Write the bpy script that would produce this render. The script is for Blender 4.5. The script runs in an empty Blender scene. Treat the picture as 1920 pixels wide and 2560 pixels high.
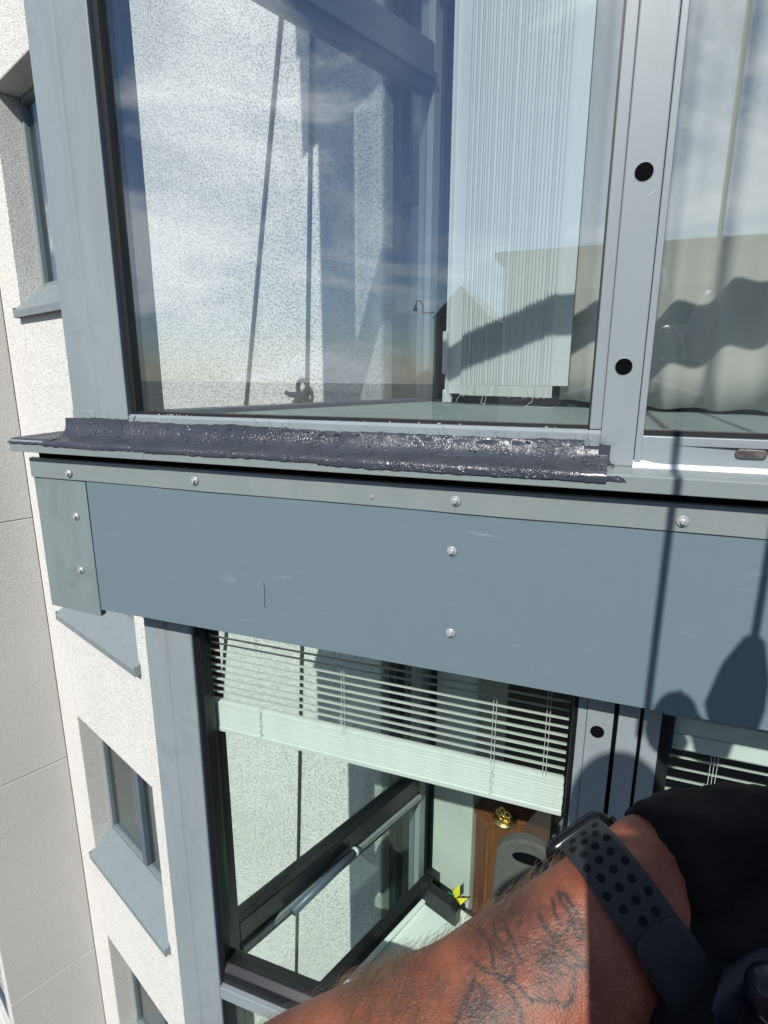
import bpy, bmesh, math, random
import numpy as np
from mathutils import Vector, Matrix, noise as mnoise
random.seed(7)
R = math.radians
V = Vector
scn = bpy.context.scene
COL = scn.collection

# ------------------------------------------------------------------ camera
CAM = V((0.0, -1.02, 0.0))
c_rt = V((0.93820, 0.34613, 0.00275)); c_up = V((-0.0835, 0.2184, 0.9723)); c_fw = V((-0.33652, 0.91222, -0.23379))
cd = bpy.data.cameras.new('camera'); cam = bpy.data.objects.new('camera', cd); COL.objects.link(cam)
c_fw.normalize(); c_rt = (c_rt - c_fw * c_rt.dot(c_fw)).normalized(); c_up = c_rt.cross(c_fw)
cam.matrix_world = Matrix(((c_rt.x, c_up.x, -c_fw.x, CAM.x), (c_rt.y, c_up.y, -c_fw.y, CAM.y), (c_rt.z, c_up.z, -c_fw.z, CAM.z), (0, 0, 0, 1)))
cd.sensor_fit = 'HORIZONTAL'; cd.sensor_width = 36.0; cd.lens = 36.0 * 1438 / 1920
cd.clip_start = 0.01; cd.clip_end = 4000
scn.camera = cam

# ------------------------------------------------------------------ world, sun, exposure
SUN_EL = R(42)
w = bpy.data.worlds.new('World'); scn.world = w; w.use_nodes = True
nt = w.node_tree; nt.nodes.clear()
def wn(t, **k):
    n = nt.nodes.new(t)
    for a, b in k.items(): setattr(n, a, b)
    return n
sky = wn('ShaderNodeTexSky', sky_type='NISHITA', sun_disc=False)
sky.sun_elevation = SUN_EL; sky.sun_rotation = R(180); sky.air_density = 1.0; sky.dust_density = 0.15; sky.ozone_density = 1.2
tc = wn('ShaderNodeTexCoord'); mp = wn('ShaderNodeMapping'); mp.inputs['Scale'].default_value = (1, 1, 2.6)
nz = wn('ShaderNodeTexNoise'); nz.inputs['Scale'].default_value = 2.6; nz.inputs['Detail'].default_value = 9; nz.inputs['Roughness'].default_value = .6; nz.inputs['Distortion'].default_value = .6
rp = wn('ShaderNodeValToRGB'); rp.color_ramp.elements[0].position = .48; rp.color_ramp.elements[1].position = .64
mx = wn('ShaderNodeMix', data_type='RGBA'); mx.inputs['B'].default_value = (15, 16.2, 18.0, 1)
bg = wn('ShaderNodeBackground'); bg.inputs['Strength'].default_value = .065; wo = wn('ShaderNodeOutputWorld')
L = nt.links.new
L(tc.outputs['Generated'], mp.inputs['Vector']); L(mp.outputs['Vector'], nz.inputs['Vector']); L(nz.outputs['Fac'], rp.inputs['Fac'])
L(rp.outputs['Color'], mx.inputs['Factor']); hue = wn('ShaderNodeMix', data_type='RGBA', blend_type='MULTIPLY'); hue.inputs['Factor'].default_value = 1.; hue.inputs['B'].default_value = (.86, 1.0, 1.22, 1); L(sky.outputs['Color'], hue.inputs['A']); L(hue.outputs['Result'], mx.inputs['A']); L(mx.outputs['Result'], bg.inputs['Color']); L(bg.outputs['Background'], wo.inputs['Surface'])
sl = bpy.data.lights.new('sun', 'SUN'); sl.energy = 4.9; sl.angle = R(.53); sl.color = (1, .965, .91)
so = bpy.data.objects.new('sun', sl); COL.objects.link(so); so.location = (0, -20, 20)
so.rotation_euler = V((0.0, math.cos(SUN_EL), -math.sin(SUN_EL))).to_track_quat('-Z', 'Y').to_euler()
vs = scn.view_settings; vs.view_transform = 'Standard'; vs.look = 'None'; vs.exposure = 0.0; vs.gamma = 1.0; vs.use_curve_mapping = False
scn.render.engine = 'CYCLES'
cy = scn.cycles; cy.max_bounces = 10; cy.transparent_max_bounces = 40; cy.transmission_bounces = 8; cy.diffuse_bounces = 4; cy.glossy_bounces = 4
cy.use_denoising = True; cy.caustics_reflective = False; cy.caustics_refractive = False; cy.sample_clamp_indirect = 6.0

# ------------------------------------------------------------------ materials
MT = {}
def nodes(name):
    m = bpy.data.materials.new(name); m.use_nodes = True
    t = m.node_tree; b = t.nodes['Principled BSDF']; return m, t, b
def N(t, ty, **k):
    n = t.nodes.new(ty)
    for a, v in k.items():
        if a in n.inputs.keys() and not hasattr(n, a): n.inputs[a].default_value = v
        else: setattr(n, a, v)
    return n
def setin(n, **k):
    for a, v in k.items(): n.inputs[a.replace('_', ' ')].default_value = v
    return n
def mk(name, col, rough=.5, metal=0., var=.0, vscale=6., vcol=None, bump=0., bscale=60., bdist=.002, stretch=(1, 1, 1), detail=6., rvar=0., spec=.5, sss=0., trans=0., bump2=None, coords='Object'):
    m, t, b = nodes(name)
    col = tuple(col) + ((1.,) if len(col) == 3 else ())
    b.inputs['Base Color'].default_value = col; b.inputs['Roughness'].default_value = rough; b.inputs['Metallic'].default_value = metal
    b.inputs['Specular IOR Level'].default_value = spec
    tcn = N(t, 'ShaderNodeTexCoord'); mpn = N(t, 'ShaderNodeMapping'); mpn.inputs['Scale'].default_value = stretch
    t.links.new(tcn.outputs[coords], mpn.inputs['Vector'])
    if var > 0 or vcol:
        n = N(t, 'ShaderNodeTexNoise'); setin(n, Scale=vscale, Detail=detail, Roughness=.62)
        t.links.new(mpn.outputs['Vector'], n.inputs['Vector'])
        r = N(t, 'ShaderNodeValToRGB'); r.color_ramp.elements[0].position = .33; r.color_ramp.elements[1].position = .68
        v2 = tuple(vcol) + (1.,) if vcol else tuple(c * (1 - var) for c in col[:3]) + (1.,)
        r.color_ramp.elements[0].color = v2; r.color_ramp.elements[1].color = tuple(min(1, c * (1 + var * .4)) for c in col[:3]) + (1.,)
        t.links.new(n.outputs['Fac'], r.inputs['Fac']); t.links.new(r.outputs['Color'], b.inputs['Base Color'])
        if rvar:
            mr = N(t, 'ShaderNodeMapRange'); setin(mr, From_Min=.3, From_Max=.7, To_Min=max(.03, rough - rvar), To_Max=min(1, rough + rvar))
            t.links.new(n.outputs['Fac'], mr.inputs['Value']); t.links.new(mr.outputs['Result'], b.inputs['Roughness'])
    if bump > 0:
        n2 = N(t, 'ShaderNodeTexNoise'); setin(n2, Scale=bscale, Detail=4., Roughness=.6); t.links.new(mpn.outputs['Vector'], n2.inputs['Vector'])
        bp = N(t, 'ShaderNodeBump'); setin(bp, Strength=bump, Distance=bdist); t.links.new(n2.outputs['Fac'], bp.inputs['Height']); last = bp
        if bump2:
            n3 = N(t, 'ShaderNodeTexNoise'); setin(n3, Scale=bump2[0], Detail=3.); t.links.new(mpn.outputs['Vector'], n3.inputs['Vector'])
            b3 = N(t, 'ShaderNodeBump'); setin(b3, Strength=bump2[1], Distance=bump2[2]); t.links.new(n3.outputs['Fac'], b3.inputs['Height']); t.links.new(bp.outputs['Normal'], b3.inputs['Normal']); last = b3
        t.links.new(last.outputs['Normal'], b.inputs['Normal'])
    if sss:
        b.inputs['Subsurface Weight'].default_value = sss; b.inputs['Subsurface Radius'].default_value = (.012, .005, .003); b.inputs['Subsurface Scale'].default_value = .4
    if trans:
        out = t.nodes['Material Output']; tr = N(t, 'ShaderNodeBsdfTranslucent'); tr.inputs['Color'].default_value = col
        ms = N(t, 'ShaderNodeMixShader'); ms.inputs[0].default_value = trans
        t.links.new(b.outputs[0], ms.inputs[1]); t.links.new(tr.outputs[0], ms.inputs[2]); t.links.new(ms.outputs[0], out.inputs['Surface'])
    MT[name] = m; return m

def weathered(name, col, stain, rough=.4, amt=.5, streak=(5, 5, .8), scr=0.):
    """painted metal: fine tone noise, soft vertical streaks, smudges, optional pale scratches"""
    m, t, b = nodes(name); b.inputs['Roughness'].default_value = rough
    tcn = N(t, 'ShaderNodeTexCoord')
    def noise(scale, st, detail=5., dist=0.):
        mpn = N(t, 'ShaderNodeMapping'); mpn.inputs['Scale'].default_value = st; t.links.new(tcn.outputs['Object'], mpn.inputs['Vector'])
        n = N(t, 'ShaderNodeTexNoise'); setin(n, Scale=scale, Detail=detail, Roughness=.6, Distortion=dist); t.links.new(mpn.outputs['Vector'], n.inputs['Vector']); return n
    def ramp(n, p0, p1):
        r = N(t, 'ShaderNodeMapRange'); setin(r, From_Min=p0, From_Max=p1); t.links.new(n.outputs['Fac'], r.inputs['Value']); return r
    a = ramp(noise(2.2, streak), .42, .75); s = ramp(noise(9., (1, 1, 1), 7., 1.), .52, .72)
    sm = N(t, 'ShaderNodeMath', operation='MAXIMUM'); t.links.new(a.outputs[0], sm.inputs[0]); t.links.new(s.outputs[0], sm.inputs[1])
    sc = N(t, 'ShaderNodeMath', operation='MULTIPLY'); sc.inputs[1].default_value = amt; t.links.new(sm.outputs[0], sc.inputs[0])
    mixn = N(t, 'ShaderNodeMix', data_type='RGBA'); mixn.inputs['A'].default_value = tuple(col) + (1,); mixn.inputs['B'].default_value = tuple(stain) + (1,)
    t.links.new(sc.outputs[0], mixn.inputs['Factor']); res = mixn.outputs['Result']
    if scr:
        k = ramp(noise(26., (.35, 1, 2.2), 3., .4), .64, .74); k2 = ramp(noise(3.1, (1, 1, 1), 2.), .50, .62)
        q = N(t, 'ShaderNodeMath', operation='MULTIPLY'); t.links.new(k.outputs[0], q.inputs[0]); t.links.new(k2.outputs[0], q.inputs[1])
        q2 = N(t, 'ShaderNodeMath', operation='MULTIPLY'); q2.inputs[1].default_value = scr; t.links.new(q.outputs[0], q2.inputs[0])
        mm = N(t, 'ShaderNodeMix', data_type='RGBA'); t.links.new(q2.outputs[0], mm.inputs['Factor']); t.links.new(res, mm.inputs['A']); mm.inputs['B'].default_value = (.55, .62, .66, 1); res = mm.outputs['Result']
    t.links.new(res, b.inputs['Base Color'])
    rr = N(t, 'ShaderNodeMapRange'); setin(rr, To_Min=rough - .08, To_Max=rough + .14); t.links.new(sm.outputs[0], rr.inputs['Value']); t.links.new(rr.outputs[0], b.inputs['Roughness'])
    f = noise(7., (1, 1, 1), 2.); bp = N(t, 'ShaderNodeBump'); setin(bp, Strength=.12, Distance=.004); t.links.new(f.outputs['Fac'], bp.inputs['Height']); t.links.new(bp.outputs['Normal'], b.inputs['Normal'])
    MT[name] = m; return m

weathered('post_metal', (.268, .310, .328), (.190, .226, .226), .42, .55)
weathered('zinc', (.235, .272, .275), (.175, .215, .212), .40, .6)
weathered('panel_paint', (.152, .208, .238), (.124, .170, .194), .42, .42, scr=.30)
weathered('corner_plate', (.215, .260, .265), (.15, .185, .178), .40, .75)
weathered('sill_metal', (.205, .250, .268), (.18, .195, .185), .42, .6)
mk('gasket', (.012, .013, .016), .5)
mk('dark_frame', (.010, .011, .013), .3)
mk('inner_frame', (.10, .13, .17), .4, var=.15, vscale=3)
mk('steel', (.60, .61, .62), .25, .45, var=.15, vscale=90)
mk('washer_rubber', (.02, .02, .02), .6)
mk('hole_black', (.003, .003, .004), .8, spec=.05)
mk('sealant', (.70, .71, .73), .35, bump=.3, bscale=70, bdist=.002)
mk('rusty_cover', (.21, .185, .175), .35, .5, var=.5, vscale=70)
mk('pale_blind', (.79, .83, .82), .5)
mk('venetian', (.70, .715, .695), .38, var=.05, vscale=30)
mk('cord_white', (.75, .76, .72), .6)
mk('bead', (.86, .87, .78), .2)
mk('curtain', (.80, .79, .72), .85, var=.06, vscale=14, stretch=(1, 1, .1), bump=.25, bscale=240, bdist=.0008, trans=.25)
mk('floor_board', (.36, .43, .42), .55, var=.22, vscale=16, stretch=(.6, 4, 1), bump=.15, bscale=80)
mk('skirting', (.05, .055, .065), .5)
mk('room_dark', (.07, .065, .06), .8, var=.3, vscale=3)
mk('slab', (.4, .4, .39), .85)
mk('pier_paint', (.50, .54, .50), .6, var=.10, vscale=5)
mk('white_paint', (.76, .79, .78), .4)
mk('door_green', (.015, .03, .03), .35)
mk('wood', (.21, .080, .032), .42, vcol=(.11, .038, .015), vscale=4, stretch=(16, 16, 1.1), detail=8)
mk('gold', (.75, .52, .18), .3, 1.)
mk('table_white', (.78, .84, .80), .3)
mk('petal_yellow', (.75, .70, .03), .5); mk('petal_teal', (.02, .16, .17), .4)
mk('black_plastic', (.012, .013, .013), .4)
mk('grey_cloth', (.12, .11, .105), .9, var=.2, vscale=20, bump=.3, bscale=300, bdist=.0006)
mk('slat_grey', (.42, .45, .43), .5)
mk('clear_knob', (.55, .6, .62), .12)
mk('rope_dark', (.035, .04, .05), .8, bump=.6, bscale=180, bdist=.002)
mk('alu_device', (.25, .25, .27), .35, .7)
mk('sleeve_black', (.007, .007, .008), .8, spec=.2, bump=.4, bscale=500, bdist=.0007, var=.3, vscale=40)
mk('nitrile', (.008, .010, .022), .32, spec=.35, var=.3, vscale=60, bump=.35, bscale=120, bdist=.0012)
mk('strap_rubber', (.020, .023, .027), .5, spec=.3, bump=.1, bscale=900, bdist=.0002)
mk('strap_hole', (.008, .009, .010), .8, spec=.1)
mk('watch_metal', (.015, .016, .018), .18, .6); mk('watch_glass', (.004, .004, .005), .05)
mk('shirt', (.03, .035, .05), .9); mk('trousers', (.05, .05, .055), .9); mk('helmet', (.6, .6, .58), .35)
mk('hair', (.15, .105, .07), .5); mk('bristle', (.03, .033, .04), .5)
mk('ground', (.10, .105, .09), .9, var=.3, vscale=.05)
mk('block_wall', (.33, .32, .29), .9, var=.1, vscale=.4); mk('block_roof', (.12, .11, .11), .8); mk('block_glass', (.03, .035, .04), .1)

def stucco(name, col, scale, strength, dist, var=.18):
    m, t, b = nodes(name); b.inputs['Roughness'].default_value = .92; b.inputs['Specular IOR Level'].default_value = .2
    tcn = N(t, 'ShaderNodeTexCoord')
    n = N(t, 'ShaderNodeTexNoise'); setin(n, Scale=scale, Detail=2.5, Roughness=.6); t.links.new(tcn.outputs['Object'], n.inputs['Vector'])
    mr = N(t, 'ShaderNodeMapRange'); setin(mr, From_Min=.34, From_Max=.50); t.links.new(n.outputs['Fac'], mr.inputs['Value'])
    n2 = N(t, 'ShaderNodeTexNoise'); setin(n2, Scale=1.1, Detail=5.); t.links.new(tcn.outputs['Object'], n2.inputs['Vector'])
    r = N(t, 'ShaderNodeMix', data_type='RGBA'); r.inputs['A'].default_value = tuple(c * (1 - var) for c in col) + (1,); r.inputs['B'].default_value = tuple(col) + (1,)  # deep pits darker: their shade painted into the colour, partly dirt
    t.links.new(mr.outputs[0], r.inputs['Factor'])
    r2 = N(t, 'ShaderNodeMix', data_type='RGBA', blend_type='MULTIPLY'); r2.inputs['Factor'].default_value = .5; t.links.new(r.outputs['Result'], r2.inputs['A'])
    cr = N(t, 'ShaderNodeValToRGB'); cr.color_ramp.elements[0].position = .3; cr.color_ramp.elements[0].color = (.93, .915, .89, 1); cr.color_ramp.elements[1].position = .65
    t.links.new(n2.outputs['Fac'], cr.inputs['Fac']); t.links.new(cr.outputs['Color'], r2.inputs['B']); t.links.new(r2.outputs['Result'], b.inputs['Base Color'])
    bp = N(t, 'ShaderNodeBump'); setin(bp, Strength=strength, Distance=dist); t.links.new(mr.outputs[0], bp.inputs['Height']); t.links.new(bp.outputs['Normal'], b.inputs['Normal'])
    MT[name] = m
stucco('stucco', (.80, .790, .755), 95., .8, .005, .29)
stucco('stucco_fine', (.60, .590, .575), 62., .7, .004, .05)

def glass(name, tint, f0, haze=0.):
    m = bpy.data.materials.new(name); m.use_nodes = True; t = m.node_tree; t.nodes.clear()
    out = N(t, 'ShaderNodeOutputMaterial'); geo = N(t, 'ShaderNodeNewGeometry')
    d = N(t, 'ShaderNodeVectorMath', operation='DOT_PRODUCT'); t.links.new(geo.outputs['Normal'], d.inputs[0]); t.links.new(geo.outputs['Incoming'], d.inputs[1])
    ab = N(t, 'ShaderNodeMath', operation='ABSOLUTE'); t.links.new(d.outputs['Value'], ab.inputs[0])
    om = N(t, 'ShaderNodeMath', operation='SUBTRACT'); om.inputs[0].default_value = 1; t.links.new(ab.outputs[0], om.inputs[1])
    p5 = N(t, 'ShaderNodeMath', operation='POWER'); t.links.new(om.outputs[0], p5.inputs[0]); p5.inputs[1].default_value = 5
    ma = N(t, 'ShaderNodeMath', operation='MULTIPLY_ADD'); t.links.new(p5.outputs[0], ma.inputs[0]); ma.inputs[1].default_value = 1 - f0; ma.inputs[2].default_value = f0
    tr = N(t, 'ShaderNodeBsdfTransparent'); tr.inputs['Color'].default_value = tuple(tint) + (1,)
    gl = N(t, 'ShaderNodeBsdfGlossy'); gl.inputs['Roughness'].default_value = .0
    nz = N(t, 'ShaderNodeTexNoise'); setin(nz, Scale=1.3, Detail=1.); tcn = N(t, 'ShaderNodeTexCoord'); t.links.new(tcn.outputs['Object'], nz.inputs['Vector'])
    bp = N(t, 'ShaderNodeBump'); setin(bp, Strength=.05, Distance=.01); t.links.new(nz.outputs['Fac'], bp.inputs['Height']); t.links.new(bp.outputs['Normal'], gl.inputs['Normal'])
    ms = N(t, 'ShaderNodeMixShader'); t.links.new(ma.outputs[0], ms.inputs[0]); t.links.new(tr.outputs[0], ms.inputs[1]); t.links.new(gl.outputs[0], ms.inputs[2])
    last = ms
    if haze:
        df = N(t, 'ShaderNodeBsdfDiffuse'); df.inputs['Color'].default_value = (.8, .82, .84, 1)
        dn = N(t, 'ShaderNodeTexNoise'); setin(dn, Scale=7., Detail=6.); t.links.new(tcn.outputs['Object'], dn.inputs['Vector'])
        mr = N(t, 'ShaderNodeMapRange'); setin(mr, From_Min=.45, From_Max=.8, To_Min=haze * .25, To_Max=haze); t.links.new(dn.outputs['Fac'], mr.inputs['Value'])
        m2 = N(t, 'ShaderNodeMixShader'); t.links.new(mr.outputs[0], m2.inputs[0]); t.links.new(ms.outputs[0], m2.inputs[1]); t.links.new(df.outputs[0], m2.inputs[2]); last = m2
    t.links.new(last.outputs[0], out.inputs['Surface'])
    MT[name] = m
glass('glass_upper', (.965, .990, .990), .19, .02)
glass('glass_lower', (.925, .965, .945), .022)
glass('glass_flank', (.97, .985, .985), .06, .01)
glass('glass_window', (.80, .83, .82), .09)

# ------------------------------------------------------------------ mesh helpers
class MB:
    def __init__(s): s.v = []; s.f = []
    def add(s, vs, fs):
        o = len(s.v); s.v += [tuple(p) for p in vs]; s.f += [tuple(i + o for i in f) for f in fs]; return s
    def box(s, a0, a1, b0, b1, z0, z1, fr=None):
        fr = fr or FF
        P = [fr(a, b, z) for z in (z0, z1) for b in (b0, b1) for a in (a0, a1)]
        return s.add(P, [(0, 1, 3, 2), (4, 6, 7, 5), (0, 4, 5, 1), (2, 3, 7, 6), (0, 2, 6, 4), (1, 5, 7, 3)])
    def prism(s, poly, z0, z1, fr=None):
        """plan polygon extruded in z; z0/z1 may be lists"""
        fr = fr or FF; n = len(poly)
        za = z0 if isinstance(z0, (list, tuple)) else [z0] * n; zb = z1 if isinstance(z1, (list, tuple)) else [z1] * n
        P = [fr(p[0], p[1], za[i]) for i, p in enumerate(poly)] + [fr(p[0], p[1], zb[i]) for i, p in enumerate(poly)]
        return s.add(P, [tuple(range(n))[::-1], tuple(range(n, 2 * n))] + [(i, (i + 1) % n, n + (i + 1) % n, n + i) for i in range(n)])
    def xprism(s, prof, a0, a1, fr=None):
        """profile in (b,z) extruded along a"""
        fr = fr or FF; n = len(prof)
        P = [fr(a0, b, z) for b, z in prof] + [fr(a1, b, z) for b, z in prof]
        return s.add(P, [tuple(range(n))[::-1], tuple(range(n, 2 * n))] + [(i, (i + 1) % n, n + (i + 1) % n, n + i) for i in range(n)])
    def tube(s, pts, r, n=8, cap=True, ell=None, axes=None):
        pts = [V(p) for p in pts]; m = len(pts); rs = r if isinstance(r, (list, tuple)) else [r] * m
        rings = []; up = None
        for i, p in enumerate(pts):
            d = (pts[min(i + 1, m - 1)] - pts[max(i - 1, 0)]).normalized()
            if axes: x, y = axes; x = (x - d * x.dot(d)).normalized(); y = d.cross(x)
            else:
                if up is None: up = V((0, 0, 1)) if abs(d.z) < .9 else V((1, 0, 0))
                x = (up - d * up.dot(d)).normalized(); y = d.cross(x); up = x
            e = ell[i] if ell else 1.
            rings.append([p + x * rs[i] * math.cos(2 * math.pi * k / n) + y * rs[i] * e * math.sin(2 * math.pi * k / n) for k in range(n)])
        vs = [q for g in rings for q in g]; fs = []
        for i in range(m - 1):
            for k in range(n): fs.append((i * n + k, i * n + (k + 1) % n, (i + 1) * n + (k + 1) % n, (i + 1) * n + k))
        if cap: fs += [tuple(range(n))[::-1], tuple(range((m - 1) * n, m * n))]
        return s.add(vs, fs)
    def ball(s, c, r, n=12, m=8, sc=(1, 1, 1), rot=None):
        c = V(c); vs = []; fs = []
        for i in range(m + 1):
            th = math.pi * i / m
            for k in range(n):
                ph = 2 * math.pi * k / n; q = V((math.sin(th) * math.cos(ph) * sc[0], math.sin(th) * math.sin(ph) * sc[1], math.cos(th) * sc[2])) * r
                if rot: q = rot @ q
                vs.append(c + q)
        for i in range(m):
            for k in range(n): fs.append((i * n + k, i * n + (k + 1) % n, (i + 1) * n + (k + 1) % n, (i + 1) * n + k))
        return s.add(vs, fs)
    def disc(s, c, nrm, r, h, n=24, r2=None, rot=0.):
        """short cylinder/cone from c along nrm"""
        c = V(c); nrm = V(nrm).normalized(); x = nrm.orthogonal().normalized(); y = nrm.cross(x); r2 = r if r2 is None else r2
        vs = [c + x * r * math.cos(2 * math.pi * k / n + rot) + y * r * math.sin(2 * math.pi * k / n + rot) for k in range(n)] + [c + nrm * h + x * r2 * math.cos(2 * math.pi * k / n + rot) + y * r2 * math.sin(2 * math.pi * k / n + rot) for k in range(n)]
        return s.add(vs, [tuple(range(n))[::-1], tuple(range(n, 2 * n))] + [(k, (k + 1) % n, n + (k + 1) % n, n + k) for k in range(n)])
def FF(a, b, z): return V((a, b, z))
WD = V((-0.93106, 0.36488, 0)); GD = V((0.36488, 0.93106, 0)); NS = V((0.93106, -0.36488, 0))
WO = V((0.675, 0.7025, 0)); PS = V((-1.056, 0.108, 0))
def WF(a, b, z): return WO + WD * a + GD * b + V((0, 0, z))     # white wall: a to the left, b into the building
def SF(a, b, z): return PS + GD * a + NS * b + V((0, 0, z))     # glazed flank of the bay: a into the building, b into the bay
def raw(name, mb, mat):
    me = bpy.data.meshes.new(name); me.from_pydata(mb.v, [], mb.f); me.update()
    bm = bmesh.new(); bm.from_mesh(me); bmesh.ops.remove_doubles(bm, verts=bm.verts, dist=1e-6); bmesh.ops.recalc_face_normals(bm, faces=bm.faces); bm.to_mesh(me); bm.free()
    if mat: me.materials.append(MT[mat] if isinstance(mat, str) else mat)
    return me
def obj(name, mb, mat, parent=None, bevel=0., smooth=False, seg=2):
    me = mb if isinstance(mb, bpy.types.Mesh) else raw(name, mb, mat)
    o = bpy.data.objects.new(name, me); COL.objects.link(o)
    if parent: o.parent = parent
    if bevel:
        md = o.modifiers.new('bevel', 'BEVEL'); md.width = bevel; md.segments = seg; md.limit_method = 'ANGLE'; md.angle_limit = R(35); md.harden_normals = False
    if smooth:
        for p in me.polygons: p.use_smooth = True
    return o
def curve_mesh(name, cu, parent):
    o = bpy.data.objects.new('tmp', cu); COL.objects.link(o); dg = bpy.context.evaluated_depsgraph_get(); dg.update()
    me = bpy.data.meshes.new_from_object(o.evaluated_get(dg)); me.name = name; bpy.data.objects.remove(o)
    q = bpy.data.objects.new(name, me); COL.objects.link(q); q.parent = parent; return q
def tag(o, label=None, cat=None, group=None, kind=None):
    if label: o['label'] = label
    if cat: o['category'] = cat
    if group: o['group'] = group
    if kind: o['kind'] = kind
    return o
def thing(name, label, cat, loc=(0, 0, 0), group=None):
    # the parts' meshes are written in world coordinates, so the Empty stands at the origin of the place
    e = bpy.data.objects.new(name, None); COL.objects.link(e); e.empty_display_size = .05
    return tag(e, label, cat, group)
def B(*a, fr=None): return MB().box(*a, fr=fr)

# ================================================================== STRUCTURE
STOREY = 2.84
tag(obj('ground', MB().add([(-900, -900, -15), (900, -900, -15), (900, 900, -15), (-900, 900, -15)], [(0, 1, 2, 3)]), 'ground'), 'grey street ground far below the building', 'ground', kind='structure')

# white stucco wall with recessed windows (window column at s 4.3..5.9)
WS0, WS1, WTOP, WBOT = 4.30, 5.90, -3.46, -5.16
mw = MB()
TH = .30
mw.box(5.90, 6.385, 0, TH, -14.9, 6, fr=WF)
mw.box(1.66, 4.30, 0, TH, -14.9, 6, fr=WF)
tops = [WTOP + STOREY * k for k in range(-3, 4)]
for i, tz in enumerate(tops):
    bz = tz + (WBOT - WTOP)
    nxt = tops[i + 1] + (WBOT - WTOP) if i + 1 < len(tops) else 6
    mw.box(4.30, 5.90, 0, TH, tz, nxt, fr=WF)
white_wall = tag(obj('stucco_wall', mw, 'stucco', bevel=.012), 'white rough stucco house wall with recessed windows left of the glazed bay', 'wall', kind='structure')

# return wall with recessed horizontal joints, grey in grazing light
K = WF(6.385, 0, 0)
def GF(a, b, z): return K - GD * a - NS * b + V((0, 0, z))       # a towards the viewer, b into the wall
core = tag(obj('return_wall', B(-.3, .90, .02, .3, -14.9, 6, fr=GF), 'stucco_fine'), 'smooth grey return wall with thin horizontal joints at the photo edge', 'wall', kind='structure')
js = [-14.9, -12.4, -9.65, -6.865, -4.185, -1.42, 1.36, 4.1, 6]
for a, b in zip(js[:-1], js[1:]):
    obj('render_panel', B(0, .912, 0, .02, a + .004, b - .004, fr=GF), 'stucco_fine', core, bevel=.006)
K2 = GF(.912, 0, 0)
def HF(a, b, z): return K2 + WD * a + GD * b + V((0, 0, z))
mw2 = MB(); mw2.box(.01, .13, .0, .3, -14.9, 6, fr=HF)
for k in range(-3, 4):
    mw2.box(.13, 2.5, .0, .3, -6.25 + STOREY * k, -4.9 + STOREY * k, fr=HF)
tag(obj('front_wall', mw2, 'stucco', bevel=.01), 'strip of white wall beyond the grey return wall', 'wall', kind='structure')

# slabs and rooms behind the bay
plan = [(-1.29, .03), (2.6, .03), (2.6, 5.5), (1.2, 6.0), (-1.2, 1.45), (-1.0, 1.0)]
for nm, zt, lb in (('upper_ceiling_slab', STOREY - .115, 'concrete floor slab above the upper balcony'), ('floor_slab', -.115, 'concrete floor slab between the two balconies'), ('lower_floor_slab', -.115 - STOREY, 'concrete floor slab under the lower balcony')):
    mb = MB()
    p = [(-1.16, .06), (2.6, .06), (2.6, 5.2), (.9, 5.2), tuple(WF(1.64, .02, 0))[:2], tuple(SF(1.17, -.03, 0))[:2]]
    mb.prism(p, zt - .40, zt)
    tag(obj(nm, mb, 'slab'), lb, 'floor slab', kind='structure')
for zt in (-.115, -.115 - STOREY):
    o = obj('balcony_floor', MB().prism([(-1.02, .09), (2.6, .09), tuple(WF(-2.1, -.02, 0))[:2], tuple(WF(1.36, -.02, 0))[:2]], zt + .001, zt + .012), 'floor_board')
    tag(o, 'grey green floor boards of the upper balcony' if zt > -1 else 'floor of the lower balcony', 'floor', kind='structure')
    h = STOREY - .42
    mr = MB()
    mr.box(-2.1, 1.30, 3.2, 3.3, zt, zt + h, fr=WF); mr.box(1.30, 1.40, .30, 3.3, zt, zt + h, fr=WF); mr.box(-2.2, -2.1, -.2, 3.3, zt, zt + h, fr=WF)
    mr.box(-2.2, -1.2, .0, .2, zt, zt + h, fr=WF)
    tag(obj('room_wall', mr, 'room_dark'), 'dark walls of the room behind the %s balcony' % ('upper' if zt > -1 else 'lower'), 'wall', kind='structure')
    mp_ = MB(); mp_.box(1.125, 1.335, 0, .26, zt + .012, zt + h, fr=WF)
    tag(obj('wall_pier', mp_, 'pier_paint', bevel=.006), 'pale grey pier between the flank glazing and the %s room' % ('upper' if zt > -1 else 'lower'), 'wall', kind='structure')

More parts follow.
